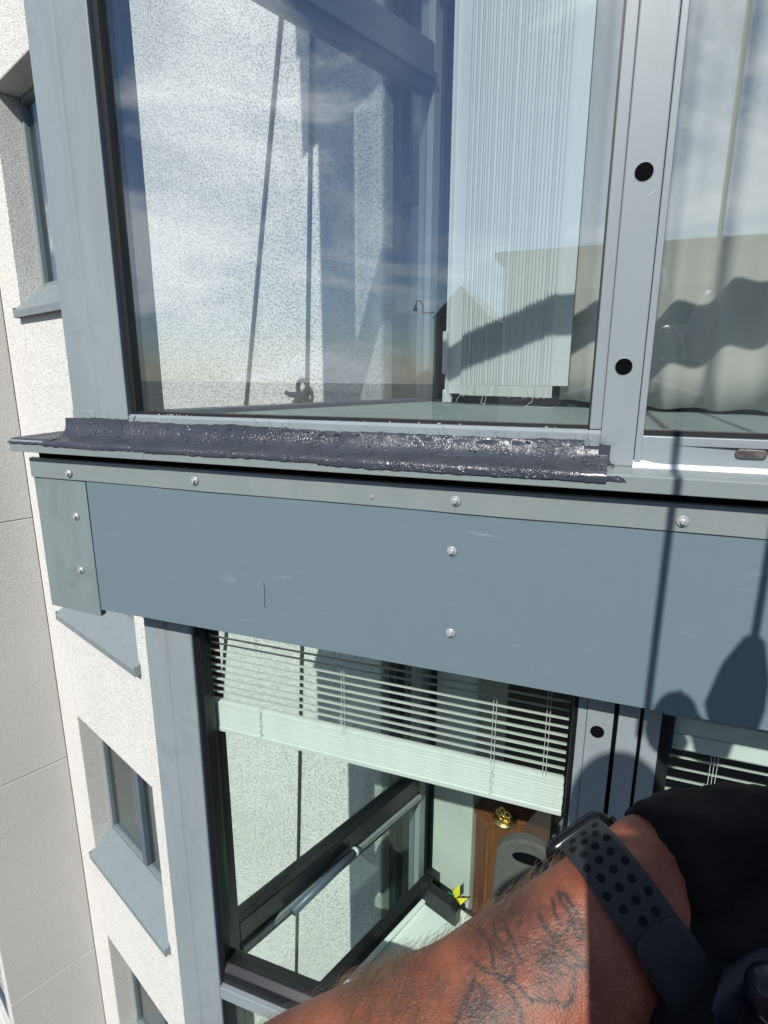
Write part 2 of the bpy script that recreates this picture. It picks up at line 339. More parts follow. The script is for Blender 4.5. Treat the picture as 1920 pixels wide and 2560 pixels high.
# ================================================================== WINDOWS IN THE STUCCO WALL
def recessed_window(k, label):
    tz = WTOP + STOREY * k; bz = WBOT + STOREY * k
    t = thing('recessed_window', label, 'window', group='recessed windows in the stucco wall')
    d0, d1 = .20, .27
    f = MB(); f.box(WS0, WS0 + .05, d0, d1, bz + .15, tz, fr=WF); f.box(WS1 - .05, WS1, d0, d1, bz + .15, tz, fr=WF)
    f.box(WS0 + .05, WS1 - .05, d0, d1, tz - .05, tz, fr=WF); f.box(WS0 + .05, WS1 - .05, d0, d1, bz + .15, bz + .25, fr=WF)
    obj('frame', f, 'sill_metal', t, bevel=.004)
    obj('mullion', B(5.04, 5.13, d0 - .012, d1, bz + .25, tz - .05, fr=WF), 'inner_frame', t, bevel=.004)
    for a, b in ((WS0 + .05, 5.04), (5.13, WS1 - .05)): obj('pane', B(a, b, .235, .243, bz + .25, tz - .05, fr=WF), 'glass_window', t)
    sl = MB(); sl.xprism([(d0 + .0, bz + .22), (d0, bz + .205), (-.045, bz - .005), (-.045, bz - .055), (-.055, bz - .055), (-.055, bz + .004), (d0 - .012, bz + .22)], WS0 - .03, WS1 + .03, fr=WF)
    si = obj('sill', sl, 'sill_metal', t, bevel=.003)
    ends = MB()
    for a in (WS0 - .034, WS1 + .03): ends.prism([(a, -.055), (a + .004, -.055), (a + .004, 0), (a, 0)], bz - .055, bz + .03, fr=WF)
    obj('sill_end', ends, 'sill_metal', si)
    obj('curtain_strip', B(WS0 + .1, 4.95, .30, .31, bz + .1, tz - .02, fr=WF), 'curtain', t)
    return t
for k, lb in ((2, 'recessed stucco window cut by the top left of the photo beside the post'), (1, 'recessed window whose metal sill shows under the corner plate'), (0, 'whole recessed window with central mullion left of the lower post'), (-1, 'lowest recessed window cut by the bottom of the photo')):
    recessed_window(k, lb)
t = thing('blue_window', 'small dark blue window sliver at the lower left corner', 'window')
f = MB(); f.box(.13, .19, .06, .12, -7.74, -6.25, fr=HF); f.box(.19, 1.2, .06, .12, -7.74, -7.66, fr=HF); obj('frame', f, 'inner_frame', t)
obj('pane', B(.19, 1.2, .08, .09, -7.66, -6.25, fr=HF), 'glass_window', t)

# dark terrace door beside the flank, one per storey
for zt, lb in ((-.1, 'dark glazed door behind the upper flank window'), (-.1 - STOREY, 'dark green glazed door behind the lower flank window')):
    t = thing('terrace_door', lb, 'door')
    h = 2.4
    f = MB(); f.box(1.405, 1.45, .06, .12, zt, zt + h, fr=WF); f.box(1.61, 1.659, .06, .12, zt, zt + h, fr=WF); f.box(1.45, 1.61, .06, .12, zt + h - .1, zt + h, fr=WF); f.box(1.45, 1.61, .06, .12, zt, zt + .12, fr=WF); f.box(1.45, 1.61, .06, .12, zt + .75, zt + .85, fr=WF)
    obj('frame', f, 'door_green', t, bevel=.004)
    for a, b in ((.12, .75), (.85, h - .1)): obj('pane', B(1.45, 1.61, .085, .093, zt + a, zt + b, fr=WF), 'glass_window', t)
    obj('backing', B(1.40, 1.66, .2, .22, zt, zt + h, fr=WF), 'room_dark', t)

# ================================================================== GLAZED BAY: flank glazing
def flank(zf, label, cap):
    t = thing('flank_window', label, 'window')
    zb, ztop = zf + .025, zf + STOREY - .42
    tr0, tr1 = zf + 1.05, zf + 1.195       # transom
    mat = 'inner_frame'
    obj('post', B(-.02, .052 if zf > -1 else .16, -.03, .03, zf, ztop, fr=SF), mat if zf > -1 else 'dark_frame', t, bevel=.003)
    obj('post', B(1.12, 1.165, -.03, .03, zf, ztop, fr=SF), 'post_metal', t, bevel=.003)
    a0 = .052 if zf > -1 else .16
    obj('bottom_rail', B(a0, 1.12, -.025, .03, zf - .02, zf + .025, fr=SF), mat, t, bevel=.003)
    tr = obj('transom', B(a0, 1.12, -.03, .03, tr0, tr1, fr=SF), mat if zf > -1 else 'dark_frame', t, bevel=.003)
    obj('transom_bead', B(a0, 1.12, .03, .042, tr0 + .03, tr0 + .055, fr=SF), 'post_metal' if zf < -1 else 'inner_frame', tr, bevel=.002)
    for z0, z1 in ((zb, tr0), (tr1, ztop)): obj('pane', B(a0, 1.12, -.004, .004, z0, z1, fr=SF), 'glass_flank' if zf > -1 else 'glass_lower', t)
    return t
flank(-.115, 'grey flank glazing of the upper bay with a high transom', 1)
fl = flank(-.115 - STOREY, 'black framed flank glazing of the lower bay with a wide transom', 0)
g = MB(); a = SF(.36, .055, -1.862); b = SF(.67, .055, -1.832); g.tube([a, b], .016, 14)
gb = obj('grab_bar', g, 'inner_frame', fl, smooth=True)
obj('bar_cap', MB().tube([b, b + GD * .012, b + GD * .02], [.0175, .0175, .010], 14), 'clear_knob', gb, smooth=True)

# ================================================================== GLAZED BAY: front, upper storey
FY = .036
upper = thing('corner_post', 'wide grey metal corner post left of the upper glass', 'post')
prof = [(-1.212, .0575), (-1.160, .0475), (-1.122, .0395), (-1.114, .0405), (-1.106, .0365), (-1.096, .0345), (-1.02, .034), (-1.02, .075), (-1.03, .10), tuple(SF(.0, -.03, 0))[:2], (-1.18, .12)]
obj('post_body', MB().prism(prof, -.146, STOREY - .58), 'post_metal', upper, bevel=.0025)
obj('post_foot', MB().prism([(-1.2125, .0563), (-1.160, .0463), (-1.123, .0384), (-1.123, .05), (-1.20, .07)], -.146, -.088), 'post_metal', upper, bevel=.0008)

win = thing('fixed_window', 'large fixed upper window framed by grey metal, vertical blind behind', 'window')
fr_ = win
gz0, gz1, gx0, gx1 = -.092, .925, -1.006, -.016
bot = MB(); bot.xprism([(.036, -.128), (.036, -.098), (.042, -.093), (.085, -.093), (.085, -.128)], -1.02, .006); obj('bottom_rail', bot, 'post_metal', win, bevel=.0015)
obj('mitre_joint', MB().add([(-1.0195, .0352, -.1275), (-1.0175, .0352, -.1285), (-.9985, .0352, -.0965), (-1.0, .0352, -.0955), (-1.0195, .0365, -.1275), (-1.0175, .0365, -.1285), (-.9985, .0365, -.0965), (-1.0, .0365, -.0955)], [(0, 1, 2, 3), (4, 7, 6, 5), (0, 4, 5, 1), (1, 5, 6, 2), (2, 6, 7, 3), (3, 7, 4, 0)]), 'gasket', win)
obj('side_rail', B(-.0135, .0055, .040, .085, -.092, 2.2), 'post_metal', win, bevel=.0015)
gs = MB(); gs.box(-1.0195, -1.006, .048, .075, -.0925, .89); gs.box(-.0165, -.0135, .0385, .075, -.0925, .89); gs.box(-1.006, -.0165, .050, .075, -.0928, -.0865)
obj('gasket', gs, 'gasket', win)
obj('pane', B(-1.006, -.0165, .060, .068, -.0865, .89), 'glass_upper', win)
# dried mortar crumbs along the glass foot
cr = MB()
for i in range(26):
    x = random.choice([random.uniform(-.95, -.85), random.uniform(-.52, -.28), random.uniform(-.3, -.02)]); cr.ball((x, .0475, -.0915), random.uniform(.0005, .0014), 5, 4, (random.uniform(1, 3), 1, .7))
tag(obj('crumbs', cr, 'curtain', win), kind='stuff')

transom = thing('front_transom', 'grey horizontal transom bar of the upper glazing above the photo', 'transom')
obj('bar', B(.0605, 2.4, .034, .10, .705, .815), 'post_metal', transom, bevel=.003)
obj('bar', B(-1.02, .006, .034, .10, .890, .955), 'post_metal', transom, bevel=.003)
win2 = thing('upper_light', 'glazing light over the transom of the upper balcony', 'window')
obj('pane', B(-1.0, .0, .060, .068, .955, 2.2), 'glass_upper', win2)

mul = thing('mullion', 'flat grey mullion with two black plug holes in the upper glazing', 'mullion')
obj('mullion_body', B(.006, .0605, .030, .10, -.152, 2.24), 'post_metal', mul, bevel=.002)
for x, z in ((.0335, .300), (.0315, .012)):
    pl = obj('plug_hole', MB().disc((x, .0298, z), (0, -1, 0), .0132, .0006, 32), 'hole_black', mul)
    ring = MB()
    for k in range(32):
        a = 2 * math.pi * k / 32; b = 2 * math.pi * (k + 1) / 32
        q = [(x + r * math.cos(c), .0300 - h, z + r * math.sin(c)) for c in (a, b) for r, h in ((.0132, 0), (.0138, .0009), (.0146, 0))]
        ring.add(q, [(0, 3, 4, 1), (1, 4, 5, 2)])
    obj('rim', ring, 'post_metal', pl, smooth=True)

sash = thing('opening_window', 'opening upper window with drain slot and beige curtain behind, right of the mullion', 'window')
sf = MB(); sf.box(.0616, .0725, .034, .088, -.150, 2.2); obj('stile', sf, 'post_metal', sash, bevel=.0015)
obj('bottom_rail', B(.0645, 1.1, .0365, .088, -.150, -.100), 'post_metal', sash, bevel=.0015)
gs = MB(); gs.box(.0725, .0735, .044, .075, -.100, 2.2); gs.box(.0735, 1.1, .046, .075, -.100, -.0915); obj('gasket', gs, 'gasket', sash)
obj('pane', MB().prism([(.0735, .060), (1.1, .064), (1.1, .072), (.0735, .068)], -.0915, 2.2), 'glass_upper', sash)
def stadium(cx, cz, hw, hh, y0, y1, n=10):
    pts = []
    for k in range(n + 1): a = -math.pi / 2 + math.pi * k / n; pts.append((cx + hw - hh + hh * math.cos(a), cz + hh * math.sin(a)))
    for k in range(n + 1): a = math.pi / 2 + math.pi * k / n; pts.append((cx - hw + hh + hh * math.cos(a), cz + hh * math.sin(a)))
    m = len(pts); vs = [(x, y0, z) for x, z in pts] + [(x, y1, z) for x, z in pts]
    return MB().add(vs, [tuple(range(m)), tuple(range(m, 2 * m))[::-1]] + [(k, (k + 1) % m, m + (k + 1) % m, m + k) for k in range(m)])
dc = obj('drain_cover', stadium(.2315, -.1215, .0225, .0075, .0300, .0365), 'rusty_cover', sash, bevel=.003, seg=3)
obj('drain_slot', stadium(.2315, -.1225, .0145, .0035, .0294, .0302), 'rusty_cover', dc)
wb = MB()
n = 60; vs = []
for i in range(n + 1):
    x = .060 + (1.1 - .060) * i / n; e = .0012 * mnoise.noise((x * 40, 0, 0)); e2 = .0012 * mnoise.noise((x * 33, 5, 0)); k_ = 1 if i else 2.0
    vs += [(x, .0360, -.1450 + e + (0 if i > 1 else .004)), (x, .0325 + e2, -.1478), (x, .027 + e2 * 2, -.1505), (x, .026, -.1525)]
wb.add(vs, [(i * 4 + j, i * 4 + j + 1, i * 4 + j + 5, i * 4 + j + 4) for i in range(n) for j in range(3)])
tag(obj('sealant_bead', wb, 'sealant', smooth=True), 'white silicone bead along the foot of the opening window', 'sealant')
mk_ = MB().tube([(.041, .0296, .262), (.046, .0294, .268), (.052, .0296, .2715)], [.0002, .0007, .0003], 6)
obj('scratch_mark', mk_, 'sealant', mul)

# ------------------------------------------------------------------ ledge with sealant coat
ledge = thing('window_ledge', 'long projecting metal ledge under the upper windows, half coated with dark sealant', 'ledge')
LY = -.034
def ledge_piece(x0, x1, lift, g0):
    mb = MB()
    # section (y,z) swept from x0 to x1; left end follows the flank direction
    sec = [(LY, -.184), (LY, -.158), (LY + .002, -.1565), (.10, -.147), (.10, -.152), (LY + .006, -.163), (LY + .006, -.178), (LY + .012, -.182)]
    k = .392 if g0 else 0
    m = len(sec); P = [(x0 + (y - LY) * k, y - lift, z + lift * (z > -.18)) for y, z in sec] + [(x1, y - lift, z + lift * (z > -.18)) for y, z in sec]
    mb.add(P, [tuple(range(m))[::-1], tuple(range(m, 2 * m))] + [(i, (i + 1) % m, m + (i + 1) % m, m + i) for i in range(m)])
    return mb
obj('ledge_sheet', ledge_piece(-1.325, -.921, .0012, True), 'zinc', ledge, bevel=.0012)
obj('ledge_sheet', ledge_piece(-.923, 2.3, 0, False), 'zinc', ledge, bevel=.0012)
# coat: a brushed, uneven skin over frame foot, ledge top and drip face
def coat_material():
    m, t, b = nodes('coat'); b.inputs['Base Color'].default_value = (.030, .037, .050, 1)
    tcn = N(t, 'ShaderNodeTexCoord'); n = N(t, 'ShaderNodeTexNoise'); setin(n, Scale=150., Detail=2., Roughness=.5, Distortion=1.0); t.links.new(tcn.outputs['Object'], n.inputs['Vector'])
    n2 = N(t, 'ShaderNodeTexNoise'); setin(n2, Scale=14., Detail=4.); t.links.new(tcn.outputs['Object'], n2.inputs['Vector'])
    mr = N(t, 'ShaderNodeMapRange'); setin(mr, From_Min=.38, From_Max=.62, To_Min=.17, To_Max=.36); t.links.new(n2.outputs['Fac'], mr.inputs['Value']); t.links.new(mr.outputs[0], b.inputs['Roughness'])
    cr = N(t, 'ShaderNodeValToRGB'); cr.color_ramp.elements[0].color = (.034, .040, .052, 1); cr.color_ramp.elements[1].color = (.062, .072, .088, 1); t.links.new(n2.outputs['Fac'], cr.inputs['Fac']); t.links.new(cr.outputs['Color'], b.inputs['Base Color'])
    bp = N(t, 'ShaderNodeBump'); setin(bp, Strength=1., Distance=.0046); mk2 = N(t, 'ShaderNodeTexNoise'); setin(mk2, Scale=22., Detail=3., Distortion=.6); t.links.new(tcn.outputs['Object'], mk2.inputs['Vector']); mr2 = N(t, 'ShaderNodeMapRange'); setin(mr2, From_Min=.40, From_Max=.66, To_Min=.10, To_Max=1.); t.links.new(mk2.outputs['Fac'], mr2.inputs['Value']); t.links.new(mr2.outputs[0], bp.inputs['Strength']); t.links.new(n.outputs['Fac'], bp.inputs['Height']); t.links.new(bp.outputs['Normal'], b.inputs['Normal'])
    MT['coat'] = m
coat_material()
mk('coat_wet', (.05, .06, .075), .16, spec=.9)
def coat_mesh():
    mb = MB(); nx = 700; x0, x1 = -1.213, .020
    base = [(.0345, -.104), (.0342, -.112), (.0336, -.120), (.0322, -.128), (.0292, -.1345), (.0245, -.1405), (.0175, -.1455), (.009, -.1485), (-.002, -.1510), (-.013, -.1526), (-.024, -.1540), (-.0320, -.1548), (-.0362, -.1562), (-.0372, -.1605), (-.0370, -.1665)]
    m = len(base); vs = []
    for i in range(nx + 1):
        x = x0 + (x1 - x0) * i / nx
        top = -.104 - .004 * (x > -1.02) - .003 * (x > -.6) + .0022 * mnoise.noise((x * 55, 1.3, 0)) + .0035 * mnoise.noise((x * 9, 7.3, 0)) - (.012 if x > -.02 else 0)
        lowz = -.1665 + .0022 * mnoise.noise((x * 60, 9, 0)) + .004 * mnoise.noise((x * 7, 4, 0)) - (.004 if x > -.5 else 0)
        lump = max(0, mnoise.noise((x * 14, 3.1, 2.0)))
        for j, (y, z) in enumerate(base):
            if j < 2: z = top - .008 * j if j else top
            if j == m - 1: z = lowz
            if j == m - 2: z = (lowz - .1562) / 2
            d = .0005 * mnoise.noise((x * 120, j * .9, 1)) + .0010 * mnoise.noise((x * 40, j * .5, 8)) + .0008 * lump
            q = 1 if 0 < j < m - 1 else .2
            vs.append((x, y - abs(d) * q * .9 - .0006, z + abs(d) * q * .9 * (1 if 3 < j < 12 else .3)))
    mb.add(vs, [(i * m + j, i * m + j + 1, (i + 1) * m + j + 1, (i + 1) * m + j) for i in range(nx) for j in range(m - 1)])
    return mb
obj('sealant_coat', coat_mesh(), 'coat', ledge, smooth=True)
def coat_wing():
    mb = MB(); na, nb = 60, 16; vs = []
    for i in range(na + 1):
        for j in range(nb + 1):
            y = .098 - (.098 + .0372) * j / nb; xl = -1.3262 + (y - LY) * .392; xr = -1.195 if y < .05 else -1.18
            x = xl + (xr - xl) * i / na; z = -.1565 + .0095 * (y - LY) / .134 + .0042 + .0008 * mnoise.noise((x * 90, y * 90, 0))
            if j == nb: z -= .010 + .0015 * mnoise.noise((x * 50, 0, 0)); y -= .0018
            if j == nb - 1: z -= .001
            vs.append((x, y, z))
    mb.add(vs, [(i * (nb + 1) + j, i * (nb + 1) + j + 1, (i + 1) * (nb + 1) + j + 1, (i + 1) * (nb + 1) + j) for i in range(na) for j in range(nb)])
    return mb
obj('sealant_coat', coat_wing(), 'coat', ledge, smooth=True)
# dab on the mullion foot and a smear on the drip face
def dab(pts, y, h=.0012):
    n = len(pts); return MB().add([(x, y, z) for x, z in pts] + [(x, y - h, z) for x, z in pts], [tuple(range(n)), tuple(range(n, 2 * n))[::-1]] + [(i, (i + 1) % n, n + (i + 1) % n, n + i) for i in range(n)])
obj('coat_dab', dab([(.004, -.152), (.0045, -.1155), (.014, -.1165), (.0235, -.1175), (.0228, -.130), (.0232, -.142), (.0275, -.150), (.024, -.1525)], .0296), 'coat', ledge)
obj('coat_dab', dab([(.0, -.1585), (.018, -.159), (.030, -.1600), (.036, -.1585), (.046, -.1625), (.050, -.1675), (.040, -.1685), (.024, -.1675), (.010, -.1690), (.0, -.1685)], LY - .0003), 'coat', ledge)
dr = MB()
for i in range(120):
    x = random.uniform(-1.2, .018); q = random.random()
    if mnoise.noise((x * 6, 2.2, 0)) < -.25 and q > .3: continue
    y, z = random.choice([(.0300, -.1330), (.0255, -.1385), (.0185, -.1435), (.0185, -.1435), (.0105, -.1465), (.0322, -.1180)])
    dr.ball((x, y - .0015 + random.uniform(-.002, .001), z + .0010 + random.uniform(-.003, .002)), random.uniform(.0006, .0018), 8, 6, (random.uniform(.8, 2.6), 1, .8))
for i in range(42): dr.ball((random.uniform(-.02, .03), random.uniform(.0, .028), -.1505 + random.uniform(0, .003)), random.uniform(.0008, .0025), 6, 5, (random.uniform(.8, 2), 1, .8))
tag(obj('coat_lump', dr, 'coat_wet', ledge, smooth=True), kind='stuff')
# loose brush bristles stuck in the coat
cu = bpy.data.curves.new('bristles', 'CURVE'); cu.dimensions = '3D'; cu.bevel_depth = .00022; cu.bevel_resolution = 1
def spl(cu, pts):
    s = cu.splines.new('POLY'); s.points.add(len(pts) - 1)
    for p, q in zip(s.points, pts): p.co = (*q, 1)
for i in range(120):
    x = random.uniform(-1.17, .02) if i < 90 else random.uniform(-.02, .008); zc = random.choice([-.104, -.112, -.135]) + random.uniform(-.006, .004); y = .030 if zc > -.12 else .022
    a = random.uniform(0, math.pi); l = random.uniform(.006, .017); k = random.uniform(-.5, .5)
    spl(cu, [(x + l * u * math.cos(a + k * u), y - .0035 - .004 * math.sin(u * 3) * random.random(), zc + l * u * math.sin(a + k * u)) for u in (0, .3, .65, 1)])
cu.materials.append(MT['bristle']); bo = curve_mesh('bristle', cu, ledge); bo['kind'] = 'stuff'

# ------------------------------------------------------------------ fascia cladding
strip = thing('flashing_strip', 'narrow zinc flashing strip with a row of hex screws under the ledge', 'flashing')
ms = MB(); nseg = 90; vs = []
for i in range(nseg + 1):
    x = -1.305 + 3.6 * i / nseg; wv = .0016 * mnoise.noise((x * 3.2, 0, 0)) + .0010 * mnoise.noise((x * 11, 0, 3))
    y0 = -.0042 - abs(wv) * .8; zb = -.2495 + wv * .8
    vs += [(x, y0 + .0006, -.2030 + .3 * wv), (x, y0, zb), (x, y0 + .0012, zb), (x, .006, -.2015)]
ms.add(vs, [(i * 4 + j, i * 4 + (j + 1) % 4, (i + 1) * 4 + (j + 1) % 4, (i + 1) * 4 + j) for i in range(nseg) for j in range(4)] + [(0, 1, 2, 3), tuple(nseg * 4 + j for j in (3, 2, 1, 0))])
obj('strip_sheet', ms, 'zinc', strip)
obj('shade_backing', B(-1.29, 2.3, .012, .02, -.25, -.155), 'hole_black', strip)  # black backing added to deepen the shadow under the ledge
plate = thing('corner_plate', 'stained zinc corner plate with two hex screws at the left end of the fascia', 'cladding panel')
pm = MB(); pm.prism([(-1.305, .004), (-1.304, .0012), (-1.30, .0), (-1.137, .0), (-1.137, .003), (-1.14, .02), (-1.29, .03)], [-.590, -.591, -.591, -.598, -.598, -.598, -.59], -.2435)
obj('plate_sheet', pm, 'corner_plate', plate, bevel=.0012)
panel = thing('fascia_panel', 'broad smooth blue grey fascia panel between the two glazed storeys', 'cladding panel')
pm = MB(); nx, nz_ = 90, 8; vs = []
for i in range(nx + 1):
    for j in range(nz_ + 1):
        x = -1.1315 + 3.43 * i / nx; z = -.2440 + (-.578 + .2440) * j / nz_
        vs.append((x, -.0012 + .0008 * mnoise.noise((x * 2.1, z * 3, 0)), z))
nv = len(vs); vs2 = [(x, .012, z) for x, y, z in vs]
fs = [(i * (nz_ + 1) + j, i * (nz_ + 1) + j + 1, (i + 1) * (nz_ + 1) + j + 1, (i + 1) * (nz_ + 1) + j) for i in range(nx) for j in range(nz_)]
pm.add(vs + vs2, fs + [tuple(nv + q for q in f[::-1]) for f in fs] + [(i * (nz_ + 1) + nz_, (i + 1) * (nz_ + 1) + nz_, nv + (i + 1) * (nz_ + 1) + nz_, nv + i * (nz_ + 1) + nz_) for i in range(nx)] + [(j, j + 1, nv + j + 1, nv + j) for j in range(nz_)] + [(i * (nz_ + 1), (i + 1) * (nz_ + 1), nv + (i + 1) * (nz_ + 1), nv + i * (nz_ + 1)) for i in range(nx)])
pso = obj('panel_sheet', pm, 'panel_paint', panel, smooth=False)
for p in pso.data.polygons: p.use_smooth = False
mks = bpy.data.curves.new('rub_mark', 'CURVE'); mks.dimensions = '3D'; mks.bevel_depth = .0005
spl(mks, [(-.655, -.0021, -.443), (-.652, -.0021, -.458), (-.6545, -.0021, -.475), (-.6555, -.0021, -.492), (-.653, -.0021, -.503)]); mks.materials.append(MT['skirting'])
mo = curve_mesh('rub_mark', mks, panel)
# screws
def screw(parent, x, y, z, ang, big=1.):
    r = .0098 * big
    wsh = obj('screw', MB().disc((x, y, z), (0, -1, 0), r * .93, .0012, 28), 'washer_rubber', parent)
    m = MB()
    m.disc((x, y - .0010, z), (0, -1, 0), r, .0016, 28, r2=r * .86); obj('washer', m, 'steel', wsh, bevel=.0004)
    h = MB(); h.disc((x, y - .0026, z), (0, -1, 0), r * .62, .0014, 24, r2=r * .52); h.disc((x, y - .0038, z), (0, -1, 0), r * .47, .0042, 6, rot=ang)
    obj('hex_head', h, 'steel', wsh, bevel=.0005)
for x, z, pa, y in ((-1.178, -.234, strip, -.0056), (-.814, -.228, strip, -.0056), (-.234, -.227, strip, -.0056), (.1415, -.231, strip, -.0056), (-1.178, -.341, plate, -.0002), (-1.184, -.480, plate, -.0002), (-.239, -.325, panel, -.0016), (-.2365, -.492, panel, -.0016)):
    screw(pa, x, y, z, random.random())
rv = obj('rivet', MB().disc((-.4005, -.0055, -.2335), (0, -1, 0), .0046, .0012, 20, r2=.0036), 'steel', strip, bevel=.0004)
obj('rivet_core', MB().disc((-.4005, -.0067, -.2335), (0, -1, 0), .0015, .0003, 12), 'hole_black', rv)

# fascia and ledge of the storey above (outside the frame, they shade the wall)
up = thing('storey_fascia', 'fascia of the storey above the photo', 'cladding panel')
obj('panel_sheet', B(-1.305, 2.3, 0, .02, STOREY - .597, STOREY - .16), 'panel_paint', up)
obj('ledge_sheet', B(-1.325, 2.3, LY, .10, STOREY - .184, STOREY - .15), 'zinc', up)

# ================================================================== LOWER STOREY FRONT
LP = .072
lpost = thing('lower_corner_post', 'weathered grey corner post left of the lower window', 'post')
prof = [(-1.078, .10), (-1.078, LP + .006), (-1.070, LP + .0005), (-1.008, LP), (-1.000, LP + .004), (-.991, LP + .0015), (-.984, LP), (-.926, LP), (-.924, LP + .004), (-.924, .12)]
obj('post_body', MB().prism(prof, -3.0, -.545), 'post_metal', lpost, bevel=.002)
lwin = thing('lower_window', 'lower window with black gaskets and a half raised venetian blind', 'window')
f = MB(); f.box(-.9235, -.914, .085, .135, -1.76, -.545); obj('stile', f, 'dark_frame', lwin, bevel=.003)
f = MB(); f.box(-.9138, -.911, .088, .117, -1.70, -.545); obj('stile_bead', f, 'gasket', lwin)
f = MB(); f.box(.0, .0088, .078, .17, -2.2, -.545); obj('stile', f, 'dark_frame', lwin, bevel=.002)
f = MB(); f.xprism([(.085, -1.79), (.085, -1.745), (.105, -1.728), (.15, -1.728), (.15, -1.79)], -.924, .0); obj('sill_bead', f, 'dark_frame', lwin, bevel=.003)
obj('pane', B(-.914, .0, .118, .126, -1.728, -.545), 'glass_lower', lwin)
obj('head_rail', B(-.924, .0, .09, .14, -.545, -.53), 'dark_frame', lwin)
ltr = thing('lower_transom', 'pale grey rail at the foot of the lower window', 'transom')
obj('bar', B(-.924, .008, LP, .14, -1.835, -1.792), 'post_metal', ltr, bevel=.002)
fx = obj('bracket', B(-.60, -.55, LP - .004, LP, -1.83, -1.80), 'rusty_cover', ltr, bevel=.001)
lw3 = thing('foot_light', 'dark lower light under the rail of the lower window', 'window')
obj('stile', B(-.924, -.88, .085, .17, -3.0, -1.836), 'dark_frame', lw3); obj('pane', B(-.88, .0, .118, .126, -2.9, -1.836), 'glass_lower', lw3)

lm = thing('lower_mullion', 'grey lower mullion of two flat plates with a dark plug, in shade', 'mullion')
obj('edge_plate', B(.010, .027, LP + .004, .13, -2.9, -.545), 'post_metal', lm, bevel=.0015)
obj('plate', B(.0275, .0765, LP, .12, -2.9, -.545), 'post_metal', lm, bevel=.0015)
obj('gap', B(.0765, .0850, LP + .012, .12, -2.9, -.545), 'hole_black', lm)
obj('plate', B(.0850, .1230, LP + .002, .12, -2.9, -.545), 'post_metal', lm, bevel=.0015)
obj('gap', B(.1230, .1290, LP + .012, .12, -2.9, -.545), 'hole_black', lm)
obj('plug_hole', MB().disc((.049, LP - .0003, -.689), (0, -1, 0), .0130, .001, 28), 'hole_black', lm)
lo = thing('lower_opening_window', 'lower right window with dark mitred frame, mostly in the climber shadow', 'window')
obj('stile', B(.1295, .1610, LP + .004, .14, -2.9, -.545), 'post_metal', lo, bevel=.002)
obj('head_rail', B(.1615, 1.2, LP + .004, .14, -.628, -.545), 'post_metal', lo, bevel=.002)
obj('gasket', B(.1612, .1850, .100, .14, -2.9, -.6285), 'gasket', lo)
obj('pane', B(.185, 1.2, .112, .118, -2.9, -.6285), 'glass_lower', lo)

# ------------------------------------------------------------------ venetian blinds
def slat_mesh(x0, x1, wdt=.025, crown=.0022):
    mb = MB(); n = 5; vs = []
    for x in (x0, x1):
        for s in (0, 1):
            for k in range(n + 1):
                u = k / n - .5; vs.append((x, u * wdt, crown * (1 - 4 * u * u) - s * .0004))
    m = 2 * (n + 1); fs = []
    for k in range(n): fs += [(k, k + 1, m + k + 1, m + k), (n + 1 + k, m + n + 1 + k, m + n + 2 + k, n + 2 + k)]
    fs += [(0, m, m + n + 1, n + 1), (n, 2 * n + 1, m + 2 * n + 1, m + n)]
    fs += [tuple(list(range(n + 1)) + list(range(2 * n + 1, n, -1))), tuple([m + q for q in list(range(n + 1)) + list(range(2 * n + 1, n, -1))][::-1])]
    return raw('slat', mb.add(vs, fs), 'venetian')
vb = thing('venetian_blind', 'pale venetian blind half raised behind the lower left window', 'blind')
sm = slat_mesh(-.940, -.006)
BY = .155
for i in range(16):
    z = -.848 + i * .0205
    o = obj('slat', sm, None, vb); o.location = (0, BY, z); o.rotation_euler = (R(-20 + random.uniform(-2.5, 2.5)), R(random.uniform(-.08, .08)), 0)
    for p in sm.polygons: p.use_smooth = False
for i in range(17):
    o = obj('slat', sm, None, vb); o.location = (random.uniform(-.002, .002), BY + random.uniform(-.0005, .0005) + (.0006 if i % 2 else -.0003), -.943 + i * .0043); o.rotation_euler = (R(2 + random.uniform(-2, 2)), R(-.02), 0)
obj('bottom_rail', MB().xprism([(BY - .0128, -.962), (BY - .0133, -.952), (BY - .0118, -.947), (BY + .0118, -.947), (BY + .0133, -.962)], -.942, -.005), 'venetian', vb, bevel=.001)
# stack rounded off at the top as the slats lean against each other
for x in (-.778, -.163, -.048, -.535):
    cdm = MB()
    for dx in (-.0035, .0035): cdm.tube([(x + dx, BY - .0145, -.88), (x + dx, BY - .0145, -.54)], .0006, 5)
    if x in (-.778, -.163):
        for l in range(3):
            pts = [(x + .012 * mnoise.noise((l * 3.1, k * .9, x)) + (k % 2) * .006 - .004, BY - .0155 - .002 * (k % 3), -.872 - k * .0075) for k in range(11)]
            cdm.tube(pts, .0006, 5)
    obj('ladder_cord', cdm, 'cord_white', vb)
vb2 = thing('venetian_blind', 'venetian blind with white headrail behind the lower right window', 'blind')
obj('head_rail', MB().xprism([(.128, -.728), (.122, -.722), (.122, -.655), (.126, -.650), (.16, -.650), (.16, -.728)], .190, 1.15), 'venetian', vb2, bevel=.002)
obj('rail_lip', B(.190, 1.15, .1205, .1219, -.690, -.687), 'slat_grey', vb2)
sm2 = slat_mesh(.188, 1.15)
for i in range(13):
    o = obj('slat', sm2, None, vb2); o.location = (0, .145, -.755 - i * .026); o.rotation_euler = (R(-24 + random.uniform(-2, 2)), 0, 0)
cdm = MB()
for dx in (-.006, 0, .006): cdm.tube([(.270 + dx, .1305, -.729), (.270 + dx, .1305, -1.08)], .0006, 5)
obj('ladder_cord', cdm, 'cord_white', vb2)

